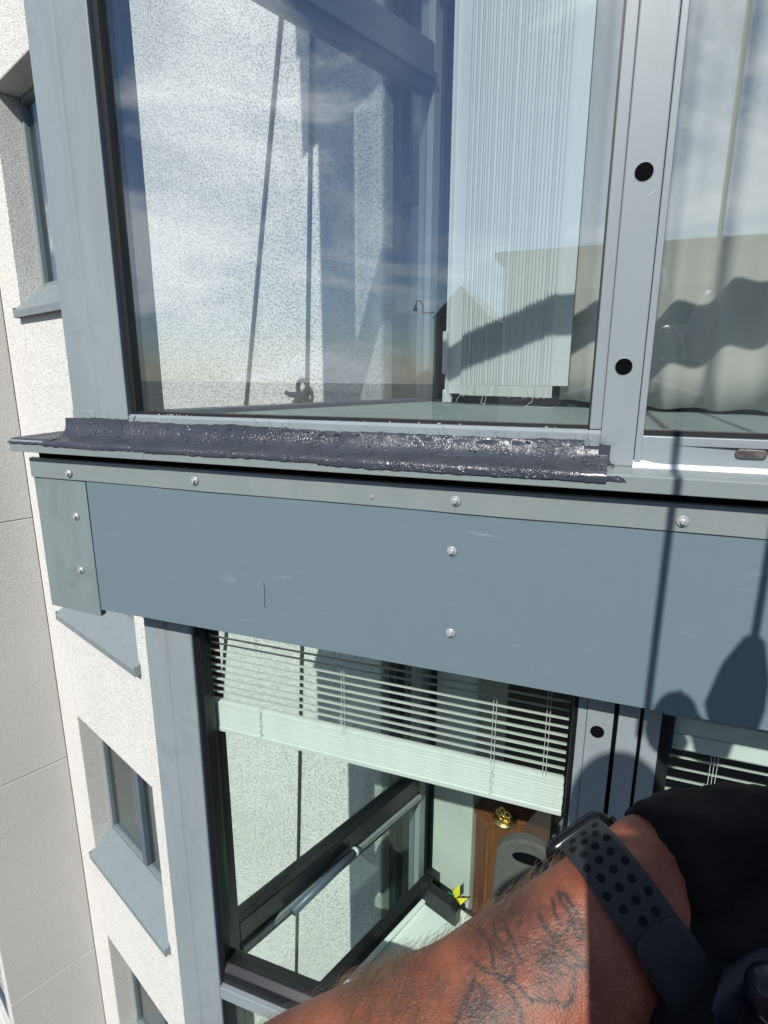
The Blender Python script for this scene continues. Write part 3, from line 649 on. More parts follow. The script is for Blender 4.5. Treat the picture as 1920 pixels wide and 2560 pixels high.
# ================================================================== UPPER INTERIOR
# vertical blind drawn into a pack, along the room front
VB = -.10
vbl = thing('vertical_blind', 'cream vertical blind drawn to a pack behind the fixed window', 'blind')
def vane(a0, a1, b0, b1, z0, z1):
    d = V((a1 - a0, b1 - b0)); n_ = V((-d.y, d.x)).normalized() * .0005
    return MB().prism([(a0 + n_.x, b0 + n_.y), (a1 + n_.x, b1 + n_.y), (a1 - n_.x, b1 - n_.y), (a0 - n_.x, b0 - n_.y)], z0, z1, fr=WF)
obj('slat', vane(1.238, 1.170, VB - .006, VB - .016, -.068, 2.3), 'pale_blind', vbl)
obj('edge_track', B(1.2385, 1.2475, VB - .02, VB, -.085, 2.3, fr=WF), 'white_paint', vbl, bevel=.001)
obj('wand_weight', B(1.236, 1.252, VB - .034, VB - .022, .0, .145, fr=WF), 'white_paint', vbl, bevel=.002)
obj('track_foot', MB().prism([(1.25, VB - .03), (1.21, VB - .03), (1.225, VB), (1.25, VB)], [-.10] * 4, [-.055, -.09, -.085, -.05], fr=WF), 'white_paint', vbl, bevel=.002)
NV = 32; a = 1.172
bead = MB(); tips = []
for i in range(NV):
    stp = .0095 + .0028 * (i / NV) + random.uniform(-.0018, .0018)
    q0 = VB - .032 + random.uniform(-.003, .003)
    pf = [(0, 0), (.0006, .0032), (-.0004, .0062), (-.0035, .0095), (-.012, .0150), (-.050, .028)]
    obj('slat', MB().prism([(a + u_, q0 + w_) for u_, w_ in pf] + [(a + u_ + .0012, q0 + w_ + .0006) for u_, w_ in pf[::-1]], -.036, 2.3, fr=WF), 'pale_blind', vbl)
    for q in range(2):
        aa = a - random.uniform(0, .012); z = -.036
        for k in range(random.randint(8, 11)):
            bead.ball(WF(aa + .0012 * math.sin(k * 1.3 + i), VB - .036 + .001 * random.random(), z - k * .0040), .0017, 5, 4)
    tips.append(a); a -= stp
AE = a
def chain(pts, step=.0042):
    pts = [V(p) for p in pts]
    for p, q in zip(pts[:-1], pts[1:]):
        n = max(1, int((q - p).length / step))
        for k in range(n): bead.ball(p.lerp(q, k / n), .0017, 5, 4)
chain([WF(1.165, VB - .036, -.07), WF(1.178, VB - .04, -.085), WF(1.18, VB - .045, -.1)])
chain([WF(1.075, VB - .036, -.07), WF(1.08, VB - .04, -.095), WF(1.065, VB - .04, -.1), WF(1.062, VB - .036, -.07)])
chain([WF(AE + .06, VB - .036, -.06), WF(AE + .06, VB - .045, -.085), WF(AE + .075, VB - .06, -.1005), WF(AE - .03, VB - .07, -.1005)])
tag(obj('bead_chain', bead, 'bead', vbl, smooth=True), kind='stuff')
wts = MB()
for i, aa in enumerate(tips): wts.box(aa - .014, aa - .001, VB - .0345, VB - .0325, -.072, -.037, fr=WF)
tag(obj('slat_weight', wts, 'pale_blind', vbl), kind='stuff')
# skirting upstand under the blind
tag(obj('skirting_rail', B(-2.0, 1.30, -.03, .0, -.103, -.05, fr=WF), 'skirting'), 'dark upstand at the foot of the room front behind the blind', 'skirting', kind='structure')
# curtains
def curtain(name, label, a0, a1, folds, z0, z1, base, amp, seed, sag=0.):
    mb = MB(); n = 160; m = 24; vs = []
    for i in range(n + 1):
        u = i / n
        for j in range(m + 1):
            w_ = j / m; z = z0 + (z1 - z0) * w_
            ph = folds * u * 2 * math.pi + seed + .5 * mnoise.noise((u * 3, w_ * .8, seed))
            s_ = math.sin(ph); d = amp * s_ * (.85 + .3 * mnoise.noise((u * 5, seed, w_)))
            vs.append(WF(a0 + (a1 - a0) * u + .15 * amp * math.cos(ph), base + d, z + .003 * math.sin(ph * 1.0)))
    mb.add(vs, [(i * (m + 1) + j, i * (m + 1) + j + 1, (i + 1) * (m + 1) + j + 1, (i + 1) * (m + 1) + j) for i in range(n) for j in range(m)])
    o = obj(name, mb, 'curtain', smooth=True); sd = o.modifiers.new('thick', 'SOLIDIFY'); sd.thickness = .0012
    return tag(o, label, 'curtain')
curtain('curtain', 'narrow beige curtain edge between the vertical blind and the mullion', .84, .66, 1.3, -.082, 2.3, -.05, .008, .4)
curtain('curtain', 'beige curtain with deep soft folds behind the opening window', .64, -.70, 10, -.092, 2.3, -.085, .022, 4.43)

# ================================================================== ROPES BY THE STUCCO WALL
def wall_rope(name, label, pts, r=.0085):
    t = obj(name, MB().tube([WF(a, -.013, z) for a, z in pts], r, 10), 'rope_dark', smooth=True)
    return tag(t, label, 'rope')
wall_rope('rope', 'taut dark rope slanting down the stucco wall, left of the looped rope', [(2.075, 2.2), (2.225, 1.464), (2.624, -.164), (2.99, -1.707), (3.3, -3.2)])
rp2 = wall_rope('rope', 'dark rope with a tied loop in front of the stucco wall', [(1.985, 2.2), (2.035, 1.331), (2.126, -.076), (2.26, -1.9), (2.405, -3.942), (2.5, -5.2)])
kn = MB(); cA = 2.118
ring = [WF(cA + .034 * math.cos(q), -.045, -.064 + .034 * math.sin(q)) for q in [k * math.pi / 10 for k in range(21)]]
kn.tube(ring, .011, 10, cap=False); kn.tube([WF(cA + .02, -.05, -.10), WF(cA + .09, -.05, -.098), WF(cA + .115, -.05, -.090)], [.015, .013, .010], 10); kn.tube([WF(cA - .03, -.05, -.09), WF(cA + .03, -.05, -.12), WF(cA + .02, -.05, -.2)], .02, 10)
obj('loop_knot', kn, 'rope_dark', rp2, smooth=True)

# ================================================================== LOWER INTERIOR THINGS
t = thing('panel_heater', 'ribbed pale panel heater with black frame along the lower flank', 'heater')
obj('top_bar', B(.30, 1.15, .05, .10, -2.345, -2.296, fr=SF), 'black_plastic', t, bevel=.004)
obj('end_post', B(1.15, 1.19, .05, .11, -2.95, -2.285, fr=SF), 'black_plastic', t, bevel=.004)
for i in range(20):
    z = -2.36 - i * .027
    obj('slat', B(.42, 1.148, .055, .075, z - .017, z, fr=SF), 'slat_grey', t, bevel=.003)
obj('back_sheet', B(.42, 1.148, .046, .054, -2.93, -2.35, fr=SF), 'slat_grey', t)
obj('divider', B(.955, .963, .0755, .08, -2.9, -2.35, fr=SF), 'slat_grey', t)

t = thing('side_table', 'white table with raised rim inside the lower balcony', 'table')
ta0, ta1, tb0, tb1, tz = .15, 1.10, .125, .62, -2.30
obj('tabletop', B(ta0, ta1, tb0, tb1, tz - .03, tz - .012, fr=SF), 'table_white', t, bevel=.006)
rim = MB(); rim.box(ta0, ta1, tb0, tb0 + .018, tz - .012, tz + .008, fr=SF); rim.box(ta0, ta1, tb1 - .018, tb1, tz - .012, tz + .008, fr=SF); rim.box(ta1 - .018, ta1, tb0 + .018, tb1 - .018, tz - .012, tz + .008, fr=SF); rim.box(ta0, ta0 + .018, tb0 + .018, tb1 - .018, tz - .012, tz + .008, fr=SF)
obj('rim', rim, 'table_white', t, bevel=.005)
for a, b in ((ta0 + .05, tb0 + .05), (ta1 - .08, tb0 + .05), (ta0 + .05, tb1 - .08), (ta1 - .08, tb1 - .08)): obj('leg', B(a, a + .03, b, b + .03, -2.943, tz - .03, fr=SF), 'table_white', t, bevel=.003)
t = thing('paper_flower', 'small yellow and teal paper flower on the corner of the white table', 'flower')
c0 = V((-.425, 1.035, -2.265))
for i, (ang, mat, l) in enumerate(((75, 'petal_yellow', .075), (205, 'petal_yellow', .07), (160, 'petal_teal', .085), (178, 'petal_teal', .07), (20, 'petal_yellow', .05), (235, 'petal_yellow', .06), (120, 'petal_teal', .04))):
    a = R(ang); d = V((math.cos(a), .15 * math.sin(i * 2.), math.sin(a))); s_ = V((-math.sin(a), 0, math.cos(a))); yv = V((0, -.012 * (i % 3), 0)); l *= 1.3
    P = [c0, c0 + d * l * .45 + s_ * .017 + yv, c0 + d * l, c0 + d * l * .45 - s_ * .017 + yv]; Q = [p + V((0, .0015, 0)) for p in P]
    obj('petal', MB().add(P + Q, [(0, 1, 2, 3), (7, 6, 5, 4), (0, 4, 5, 1), (1, 5, 6, 2), (2, 6, 7, 3), (3, 7, 4, 0)]), mat, t)
obj('stem', MB().tube([c0, c0 + V((.01, .0, -.045))], .003, 8), 'petal_teal', t)

t = thing('black_chair', 'black chair back between the white table and the wooden cabinet', 'chair')
bp_ = [(1.30, -2.62), (1.30, -2.30), (1.285, -2.24), (1.25, -2.215), (1.12, -2.215), (1.09, -2.24), (1.085, -2.62)]
mb = MB(); P = [WF(a, -.16, z) for a, z in bp_] + [WF(a, -.12, z) for a, z in bp_]; m = len(bp_)
mb.add(P, [tuple(range(m)), tuple(range(m, 2 * m))[::-1]] + [(i, (i + 1) % m, m + (i + 1) % m, m + i) for i in range(m)]); obj('backrest', mb, 'black_plastic', t, bevel=.008)
obj('seat', B(1.08, 1.30, -.46, -.12, -2.66, -2.62, fr=WF), 'black_plastic', t, bevel=.008)
for a in (1.09, 1.27):
    for b in (-.45, -.15): obj('leg', B(a, a + .02, b, b + .02, -2.943, -2.66, fr=WF), 'black_plastic', t)

t = thing('clock_cabinet', 'tall brown wooden cabinet with a gilt ornament in the lower room', 'cabinet')
cab = [(1.118, .02), (1.03, -.025), (.92, .10), (.92, .36), (1.10, .36)]
obj('body', MB().prism(cab, -2.943, -1.86, fr=WF), 'wood', t, bevel=.006)
obj('top_board', MB().prism([(1.128, .012), (1.03, -.037), (.91, .095), (.91, .37), (1.11, .37)], -1.86, -1.835, fr=WF), 'wood', t, bevel=.004)
orn = MB(); oc = WF(.985, .03, -1.80)
for k in range(5):
    q = 2 * math.pi * k / 5
    rg = [oc + WD * (.022 * math.cos(q) + .013 * math.cos(u)) + V((0, 0, .018 * math.sin(q) + .012 * math.sin(u))) - GD * .01 for u in [j * math.pi / 6 for j in range(13)]]
    orn.tube(rg, .0045, 8, cap=False)
orn.disc(oc + V((0, 0, -.032)), V((0, 0, 1)), .05, .006, 20)
obj('ornament', orn, 'gold', t, smooth=True)

t = thing('armchair', 'grey rounded chair back with an oval grip hole inside the lower balcony', 'chair')
mb = MB(); pr = []
for k in range(17):
    a_ = math.pi * k / 16; pr.append((-.105 + .110 * math.cos(a_), -1.665 + .095 * math.sin(a_)))
pr = [(.015, -2.25)] + pr + [(-.235, -2.25)]; m = len(pr)
P = [V((x, .74 - .04 * (z + 2.25), z)) for x, z in pr] + [V((x, .79 - .04 * (z + 2.25), z)) for x, z in pr]
mb.add(P, [tuple(range(m)), tuple(range(m, 2 * m))[::-1]] + [(i, (i + 1) % m, m + (i + 1) % m, m + i) for i in range(m)]); obj('backrest', mb, 'grey_cloth', t, bevel=.012, seg=3)
hl = MB(); hp = [(-.105 + .052 * math.cos(k * math.pi / 12), -1.640 + .022 * math.sin(k * math.pi / 12)) for k in range(24)]
P = [V((x, .7125, z)) for x, z in hp] + [V((x, .716, z)) for x, z in hp]; m = 24
hl.add(P, [tuple(range(m)), tuple(range(m, 2 * m))[::-1]] + [(i, (i + 1) % m, m + (i + 1) % m, m + i) for i in range(m)]); obj('grip_hole', hl, 'hole_black', t)
obj('seat', B(-.26, .04, .40, .74, -2.33, -2.25), 'grey_cloth', t, bevel=.02)
for x in (-.25, 0): 
    for y in (.42, .71): obj('leg', B(x, x + .025, y, y + .025, -2.943, -2.33), 'black_plastic', t)
pole = obj('floor_lamp_pole', MB().tube([WF(.70, .05, -2.9), WF(.70, .05, -1.2)], .008, 10), 'steel', None); tag(pole, 'thin steel pole in the dark lower room beside the cabinet', 'pole')

# ================================================================== ACROSS THE STREET (seen mirrored in the glass)
t = thing('apartment_block', 'shaded flat roofed block across the street, mirrored in the upper glass', 'building')
obj('wall', B(-4.4, 60, -60, -26, -15, 4.85), 'block_wall', t)
obj('roof', B(-4.8, 60.3, -60, -25.6, 4.85, 5.1), 'block_roof', t)
wmesh = None
for fl_ in range(5):
    for k in range(9):
        x = -2 + k * 4.2; z = 2.0 - fl_ * 2.9
        wdw = B(x, x + 1.7, -25.98, -25.94, z, z + 1.5)
        obj('window', wdw, 'block_glass', t)
t = thing('gable_house', 'dark narrow gabled house mirrored beside the vertical blind', 'building')
obj('wall', B(-8.95, -6.0, -38, -31, -15, 3.0), 'block_roof', t)
obj('roof', MB().add([(-9.05, -38, 3.0), (-5.9, -38, 3.0), (-7.5, -38, 4.6), (-9.05, -30.9, 3.0), (-5.9, -30.9, 3.0), (-7.5, -30.9, 4.6)], [(0, 1, 2), (3, 5, 4), (0, 3, 4, 1), (1, 4, 5, 2), (2, 5, 3, 0)]), 'block_roof', t)
la = MB(); la.tube([(-8.9, -31, 3.3), (-9.6, -31, 3.3), (-9.62, -31, 3.7), (-9.75, -31, 3.95), (-9.95, -31, 3.95), (-10.02, -31, 3.7)], .04, 8)
lmp = thing('wall_lamp', 'hooked lamp on a bracket mirrored at the gable', 'lamp'); obj('bracket', la, 'block_roof', lmp); obj('lamp_shade', MB().disc((-10.02, -31, 3.42), (0, 0, 1), .16, .28, 14, r2=.05), 'block_roof', lmp)

# ================================================================== ROPES AND GEAR IN FRONT (outside the frame, they cast shadows)
for x, y, lb in ((.124, -.75, 'black climbing rope hanging outside the right edge of the photo'), (.268, -.72, 'second climbing rope further right outside the photo')):
    tag(obj('climbing_rope', MB().tube([(x, y, .06), (x, y, 9)], .0065, 10), 'rope_dark', smooth=True), lb, 'rope')
t = thing('rope_device', 'rope clamp on the second climbing rope outside the photo', 'climbing gear')
mb = MB(); mb.tube([(.268, -.72, .22), (.262, -.72, .16), (.255, -.72, .10), (.262, -.72, .04)], [.018, .038, .045, .03], 14); obj('shell', mb, 'alu_device', t, smooth=True)
cr_ = MB(); cr_.tube([V((.17 + .026 * math.cos(q), -.75, .085 + .04 * math.sin(q))) for q in [k * math.pi / 8 for k in range(17)]], .012, 8, cap=False); cr_.tube([(.15, -.75, .075), (.172, -.75, .105), (.195, -.75, .075), (.185, -.75, .03)], [.02, .03, .026, .02], 10); obj('shadow_gear', cr_, 'alu_device', t, smooth=True)  # unseen ring with an added solid core, shaped to fill out its shadow

# ================================================================== THE CLIMBER
E_ = V((-.1743, -.9204, -.387)); W_ = V((.0296, -.7747, -.2507))
ax = (W_ - E_).normalized(); cc = CAM - W_; cc = (cc - ax * cc.dot(ax)).normalized(); bb = cc.cross(ax)
if bb.dot(c_up) < 0: bb = -bb
person = thing('person', 'tattooed left arm of a climber in a black glove reaching across the lower corner', 'person')
def remesh(mb, voxel, smooth=4):
    me = raw('tmp', mb, None); o = bpy.data.objects.new('tmp', me); COL.objects.link(o)
    md = o.modifiers.new('r', 'REMESH'); md.mode = 'VOXEL'; md.voxel_size = voxel; md.use_smooth_shade = True
    if smooth: s = o.modifiers.new('s', 'SMOOTH'); s.iterations = smooth; s.factor = .5
    dg = bpy.context.evaluated_depsgraph_get(); dg.update()
    out = bpy.data.meshes.new_from_object(o.evaluated_get(dg)); bpy.data.objects.remove(o); bpy.data.meshes.remove(me)
    out.materials.clear()
    for p in out.polygons: p.use_smooth = True
    return out
LS, RS = V((-.10, -1.16, -.13)), V((.31, -1.20, -.12)); HD = V((.104, -1.215, .250)); PEL = V((.12, -1.30, -.66))
body = MB()
def catmull(pts, n=6):
    pts = [V(p) for p in pts]; out = []
    for i in range(len(pts) - 1):
        p0, p1, p2, p3 = pts[max(i - 1, 0)], pts[i], pts[i + 1], pts[min(i + 2, len(pts) - 1)]
        for k in range(n): u = k / n; out.append(.5 * ((2 * p1) + (p2 - p0) * u + (2 * p0 - 5 * p1 + 4 * p2 - p3) * u * u + (3 * p1 - p0 - 3 * p2 + p3) * u ** 3))
    out.append(pts[-1]); return out
def lerpr(rs, n=6):
    out = []
    for i in range(len(rs) - 1):
        for k in range(n): u = k / n; u = u * u * (3 - 2 * u); out.append(rs[i] * (1 - u) + rs[i + 1] * u)
    out.append(rs[-1]); return out
# visible forearm: shoulder > elbow > wrist > hand stump inside the glove
def HP(x, y, d): return CAM + c_rt * x + c_up * y + c_fw * d
def FA(u, b=0., c=0.): return W_ - ax * u + bb * b + cc * c
arm_pts = [HP(.150, -.170, .282), HP(.135, -.174, .280), FA(.0, 0, 0), FA(.03, -.002, 0), FA(.07, -.005, 0), FA(.11, -.006, .001), (FA(.17, -.004, .002)), FA(.23, -.003, 0), E_]
arm_r = [.016, .0270, .0335, .0355, .0400, .0460, .0530, .0560, .0500]
body.tube(catmull(arm_pts), lerpr(arm_r), 40, axes=(bb, cc), ell=[.80] * 49)
body.tube(catmull([E_, E_.lerp(LS, .3), E_.lerp(LS, .6), LS]), lerpr([.046, .050, .056, .060]), 24)
# right arm folded up behind the camera
body.tube(catmull([RS, RS + V((.06, .05, -.22)), V((.36, -1.12, -.38)), V((.25, -1.09, -.22)), V((.125, -1.075, -.09))]), lerpr([.060, .052, .045, .042, .032]), 20)
# torso, neck, head
body.tube(catmull([PEL + V((0, 0, -.08)), PEL, PEL + V((0, .03, .2)), V((.11, -1.24, -.26)), V((.11, -1.22, -.12)), V((.11, -1.225, -.01)), V((.108, -1.225, .09)), V((.105, -1.22, .16))]), lerpr([.12, .15, .145, .165, .15, .075, .060, .06]), 28, ell=lerpr([.72, .72, .68, .66, .6, .9, 1, 1]), axes=(V((1, 0, 0)), V((0, 1, 0))))
body.tube([LS, V((.11, -1.20, -.08)), RS], [.060, .085, .060], 20)
body.ball(HD, .092, 24, 16, (.80, .98, 1.18)); body.ball(HD + V((0, .085, -.02)), .018, 10, 8, (.7, 1, 1.3)); body.ball(HD + V((0, .06, -.085)), .04, 12, 8, (.9, .7, .7))
for s in (-1, 1): body.ball(HD + V((s * .076, -.005, -.01)), .028, 10, 8, (.3, .7, 1))
# legs in the harness
for s in (-1, 1):
    hp_ = PEL + V((s * .09, 0, -.06)); kn_ = V((.12 + s * .17, -.93, -.98)); an = V((.12 + s * .16, -.86, -1.40))
    body.tube(catmull([hp_, hp_.lerp(kn_, .5), kn_, kn_.lerp(an, .4), an, an + V((0, .11, -.06))]), lerpr([.09, .078, .058, .056, .038, .035]), 20)
bm_ = remesh(body, .0045, 5)
# refine the tattooed side of the forearm, then ink it
bm = bmesh.new(); bm.from_mesh(bm_)
def local(p): r = p - W_; return -(r.dot(ax)), r.dot(bb), r.dot(cc)
for v in bm.verts:
    u, b_, c_ = local(v.co)
    if -.02 < u < .27 and abs(b_) < .075 and abs(c_) < .075:          # tendons and muscle relief
        h = .0011 * mnoise.noise((u * 26, b_ * 60, c_ * 40)) + .0016 * math.exp(-((b_ - .014 - u * .05) / .006) ** 2) * (1 if u < .10 else 0) * max(0, 1 - u / .10)
        v.co += v.normal * h
for it in range(2):
    es = [e for e in bm.edges if all((lambda q: -.02 < q[0] < .135 and q[2] > -.002 and abs(q[1]) < .06 and abs(q[2]) < .07)(local(v.co)) for v in e.verts)]
    bmesh.ops.subdivide_edges(bm, edges=es, cuts=1, use_grid_fill=True, smooth=0)
bm.normal_update(); bm.to_mesh(bm_); bm.free()
TAT = [[(0.0188, 0.0211), (0.0173, 0.0188), (0.0166, 0.0146), (0.0172, 0.0099), (0.018, 0.0061), (0.019, 0.0036), (0.022, 0.0024), (0.0226, 0.0045), (0.0201, 0.0085), (0.0195, 0.0131), (0.0202, 0.0173), (0.0188, 0.0211)],
 [(0.0313, 0.0188), (0.0326, 0.014), (0.0313, 0.0095), (0.0289, 0.0076), (0.0248, 0.0076), (0.0214, 0.0099)], [(0.0228, 0.0202), (0.0252, 0.0152), (0.0257, 0.0105)],
 [(0.0589, 0.0279), (0.0576, 0.0216), (0.0581, 0.0165), (0.0602, 0.0135), (0.0597, 0.0098), (0.0574, 0.0065), (0.0533, 0.0056), (0.0524, 0.008), (0.0519, 0.0129), (0.0549, 0.0164), (0.0559, 0.0206)],
 [(0.0522, 0.0259), (0.0535, 0.0217), (0.0523, 0.0167), (0.0476, 0.0177), (0.0476, 0.0232)], [(0.0467, 0.0178), (0.0487, 0.0129), (0.0487, 0.0088)],
 [(0.0667, 0.0178), (0.0636, 0.0131), (0.0595, 0.0068), (0.0553, 0.0051), (0.0549, 0.0026), (0.0534, -0.0016), (0.0529, -0.004), (0.0499, -0.0051), (0.0476, -0.007), (0.0441, -0.0083), (0.0423, -0.0117), (0.0386, -0.0119), (0.0345, -0.0088), (0.031, -0.0046), (0.0319, -0.0019), (0.0258, -0.0058)],
 [(0.0312, 0.0137), (0.0318, 0.008), (0.0286, 0.0021), (0.0265, -0.002), (0.0255, -0.0055)], [(0.0693, 0.014), (0.0744, 0.01), (0.0788, 0.008), (0.0849, 0.0045)], [(0.0595, 0.0068), (0.0583, 0.0011), (0.0584, -0.0042), (0.0603, -0.0088)], [(0.0693, 0.0106), (0.0682, 0.0055), (0.0682, -0.001), (0.0695, -0.0038)]]
BLOB = [(.0365, .003, .0085, .0085, .75), (.030, .006, .007, .006, .5), (.0735, .004, .009, .010, .75), (.044, .025, .014, .009, .62), (.058, .024, .012, .010, .5), (.086, .0186, .007, .006, .5), (.055, .0122, .005, .006, .55), (.0195, .0085, .003, .008, .5), (.066, -.003, .008, .008, .55), (.098, .020, .012, .010, .4), (.034, .020, .008, .010, .5), (.046, .012, .008, .009, .5), (.027, .000, .006, .006, .45), (.080, -.006, .010, .010, .6), (.043, -.002, .008, .006, .55), (.068, .018, .007, .008, .45)]
nv = len(bm_.vertices); co = np.empty(nv * 3); bm_.vertices.foreach_get('co', co); co = co.reshape(-1, 3)
rel = co - np.array(W_); U = -(rel @ np.array(ax)); Vb = rel @ np.array(bb); Cc = rel @ np.array(cc)
sel = np.where((U > -.03) & (U < .14) & (Cc > -.004) & (Cc < .07) & (np.abs(Vb) < .06))[0]
ink = np.zeros(nv)
pu, pv = U[sel], Vb[sel]
jit = np.array([mnoise.noise((x * 260, y * 260, 0)) for x, y in zip(pu, pv)]); jit2 = np.array([mnoise.noise((x * 900, y * 900, 4)) for x, y in zip(pu, pv)]); jit3 = np.array([mnoise.noise((x * 420, y * 420, 11)) for x, y in zip(pu, pv)])
pu2 = pu + .0007 * jit; pv2 = pv + .0007 * jit3
best = np.full(len(sel), 1.)
for l in TAT:
    for (a0, b0), (a1, b1) in zip(l[:-1], l[1:]):
        d = np.array([a1 - a0, b1 - b0]); q = np.clip(((pu2 - a0) * d[0] + (pv2 - b0) * d[1]) / max(1e-9, d @ d), 0, 1)
        best = np.minimum(best, np.hypot(pu2 - a0 - q * d[0], pv2 - b0 - q * d[1]))
ln = np.clip(1.4 - best / .0011, 0, 1); ln = np.maximum(ln, np.clip(1 - best / .0042, 0, 1) * np.clip(.62 + .5 * jit3, 0, 1) * .75)
bl = np.zeros(len(sel))
for a, b, ra, rb, s in BLOB:
    q = np.hypot((pu2 - a) / (ra * 1.25), (pv2 - b) / (rb * 1.25)); bl = np.maximum(bl, min(1., s * 1.2) * np.clip(1.35 - q, 0, 1))
ink[sel] = np.clip(np.maximum(ln, bl * np.clip(.95 + .5 * jit3 + .5 * jit2, .2, 1.3)), 0, .97)
at = bm_.attributes.new('ink', 'FLOAT', 'POINT'); at.data.foreach_set('value', ink.astype(np.float32))
def skin_material():
    m, t, b = nodes('skin'); b.inputs['Roughness'].default_value = .42; b.inputs['Specular IOR Level'].default_value = .45
    b.inputs['Subsurface Weight'].default_value = .08; b.inputs['Subsurface Radius'].default_value = (.006, .002, .001); b.inputs['Subsurface Scale'].default_value = .5
    tcn = N(t, 'ShaderNodeTexCoord')
    def nz(s, d=5., dist=0.):
        n = N(t, 'ShaderNodeTexNoise'); setin(n, Scale=s, Detail=d, Roughness=.6, Distortion=dist); t.links.new(tcn.outputs['Object'], n.inputs['Vector']); return n
    a = nz(38., 6.); r = N(t, 'ShaderNodeValToRGB'); e = r.color_ramp.elements
    e[0].position = .3; e[0].color = (.16, .038, .021, 1); e[1].position = .7; e[1].color = (.34, .120, .064, 1); t.links.new(a.outputs['Fac'], r.inputs['Fac'])
    f = nz(420., 3.); fr2 = N(t, 'ShaderNodeMapRange'); setin(fr2, From_Min=.58, From_Max=.75, To_Min=0., To_Max=.45); t.links.new(f.outputs['Fac'], fr2.inputs['Value'])
    m1 = N(t, 'ShaderNodeMix', data_type='RGBA'); t.links.new(fr2.outputs[0], m1.inputs['Factor']); t.links.new(r.outputs['Color'], m1.inputs['A']); m1.inputs['B'].default_value = (.30, .07, .045, 1)
    at_ = N(t, 'ShaderNodeAttribute', attribute_name='ink'); m2 = N(t, 'ShaderNodeMix', data_type='RGBA'); t.links.new(at_.outputs['Fac'], m2.inputs['Factor']); t.links.new(m1.outputs['Result'], m2.inputs['A']); m2.inputs['B'].default_value = (.034, .028, .025, 1)
    t.links.new(m2.outputs['Result'], b.inputs['Base Color'])
    g1 = nz(900., 3.); b1 = N(t, 'ShaderNodeBump'); setin(b1, Strength=.55, Distance=.0007); t.links.new(g1.outputs['Fac'], b1.inputs['Height'])
    g2 = nz(160., 4., .6); b2 = N(t, 'ShaderNodeBump'); setin(b2, Strength=.4, Distance=.0012); t.links.new(g2.outputs['Fac'], b2.inputs['Height']); t.links.new(b1.outputs['Normal'], b2.inputs['Normal']); t.links.new(b2.outputs['Normal'], b.inputs['Normal'])
    MT['skin'] = m; return m
bm_.materials.append(skin_material())
obj('body', bm_, None, person)
# arm hair
cu = bpy.data.curves.new('arm_hair', 'CURVE'); cu.dimensions = '3D'; cu.bevel_depth = .000042; cu.bevel_resolution = 0
nrm = np.empty(nv * 3); bm_.vertices.foreach_get('normal', nrm); nrm = nrm.reshape(-1, 3)
cand = np.where((U > .012) & (U < .26) & (np.abs(Vb) < .075) & (np.abs(Cc) < .075) & (Vb > -.03))[0]
rng = np.random.default_rng(3); wgt = np.clip(.25 + (Vb[cand] + .02) / .04, .05, 1.2); wgt *= np.where(U[cand] < .10, np.where(Vb[cand] < .026, .06, .3), np.where(Vb[cand] < .02, .4, 1.)); wgt /= wgt.sum()
for i in rng.choice(cand, 2600, replace=True, p=wgt):
    p = V(co[i]) + V(rng.normal(0, .0012, 3)); n_ = V(nrm[i]); l = rng.uniform(.004, .011); dv = (ax * .75 + bb * rng.normal(.15, .5) + cc * rng.normal(-.1, .4)); dv = (dv - n_ * dv.dot(n_)).normalized()
    lift = rng.uniform(.15, .55); cur = rng.normal(0, .35); sd_ = n_.cross(dv)
    p -= n_ * p.__class__((0, 0, 0)).length
    spl(cu, [p - n_ * .0008] + [p + (dv * q + n_ * lift * math.sin(q * 1.9) * .8 + sd_ * cur * q * q) * l for q in (.35, .7, 1.)])
cu.materials.append(MT['hair']); ho = curve_mesh('arm_hair', cu, person); ho['kind'] = 'stuff'

# glove: cuff and back of hand in black knit, fingers in dark coating
def PC(x, y, d): return CAM + c_rt * x + c_up * y + c_fw * d
gl = MB()
hp = [HP(.131, -.176, .277), HP(.139, -.176, .279), HP(.163, -.176, .283), HP(.198, -.176, .287), HP(.235, -.178, .287)]
gl.tube(catmull(hp), lerpr([.0330, .0365, .0385, .0395, .034]), 36, axes=(c_up, c_fw), ell=lerpr([.84, .80, .66, .58, .5]))
gl.ball(HP(.168, -.196, .264), .026, 16, 12); gl.ball(HP(.146, -.198, .264), .024, 16, 12); gl.ball(HP(.138, -.205, .256), .021, 16, 12); gl.ball(HP(.132, -.216, .250), .020, 16, 12); gl.ball(HP(.218, -.156, .287), .022, 14, 10)
gm = remesh(gl, .0028, 3)
for v in gm.vertices:
    q = v.co; v.co = q + v.normal * (.0026 * mnoise.noise(q * 60) + .0016 * abs(mnoise.noise(q * 130)) + .0008 * mnoise.noise(q * 260))
gm.materials.append(MT['sleeve_black']); obj('glove', gm, None, person)
fing = [([HP(.225, -.140, .286), HP(.262, -.146, .268), HP(.255, -.152, .238), HP(.222, -.156, .230)], .0105), ([HP(.232, -.160, .284), HP(.268, -.166, .264), HP(.258, -.172, .232), HP(.218, -.176, .226)], .0112),
        ([HP(.228, -.180, .280), HP(.258, -.186, .260), HP(.246, -.192, .232), HP(.208, -.195, .226)], .0108), ([HP(.215, -.198, .276), HP(.240, -.206, .256), HP(.226, -.211, .234), HP(.190, -.212, .230)], .0098),
        ([HP(.152, -.196, .258), HP(.166, -.205, .240), HP(.165, -.200, .225), HP(.150, -.186, .222)], .0120)]
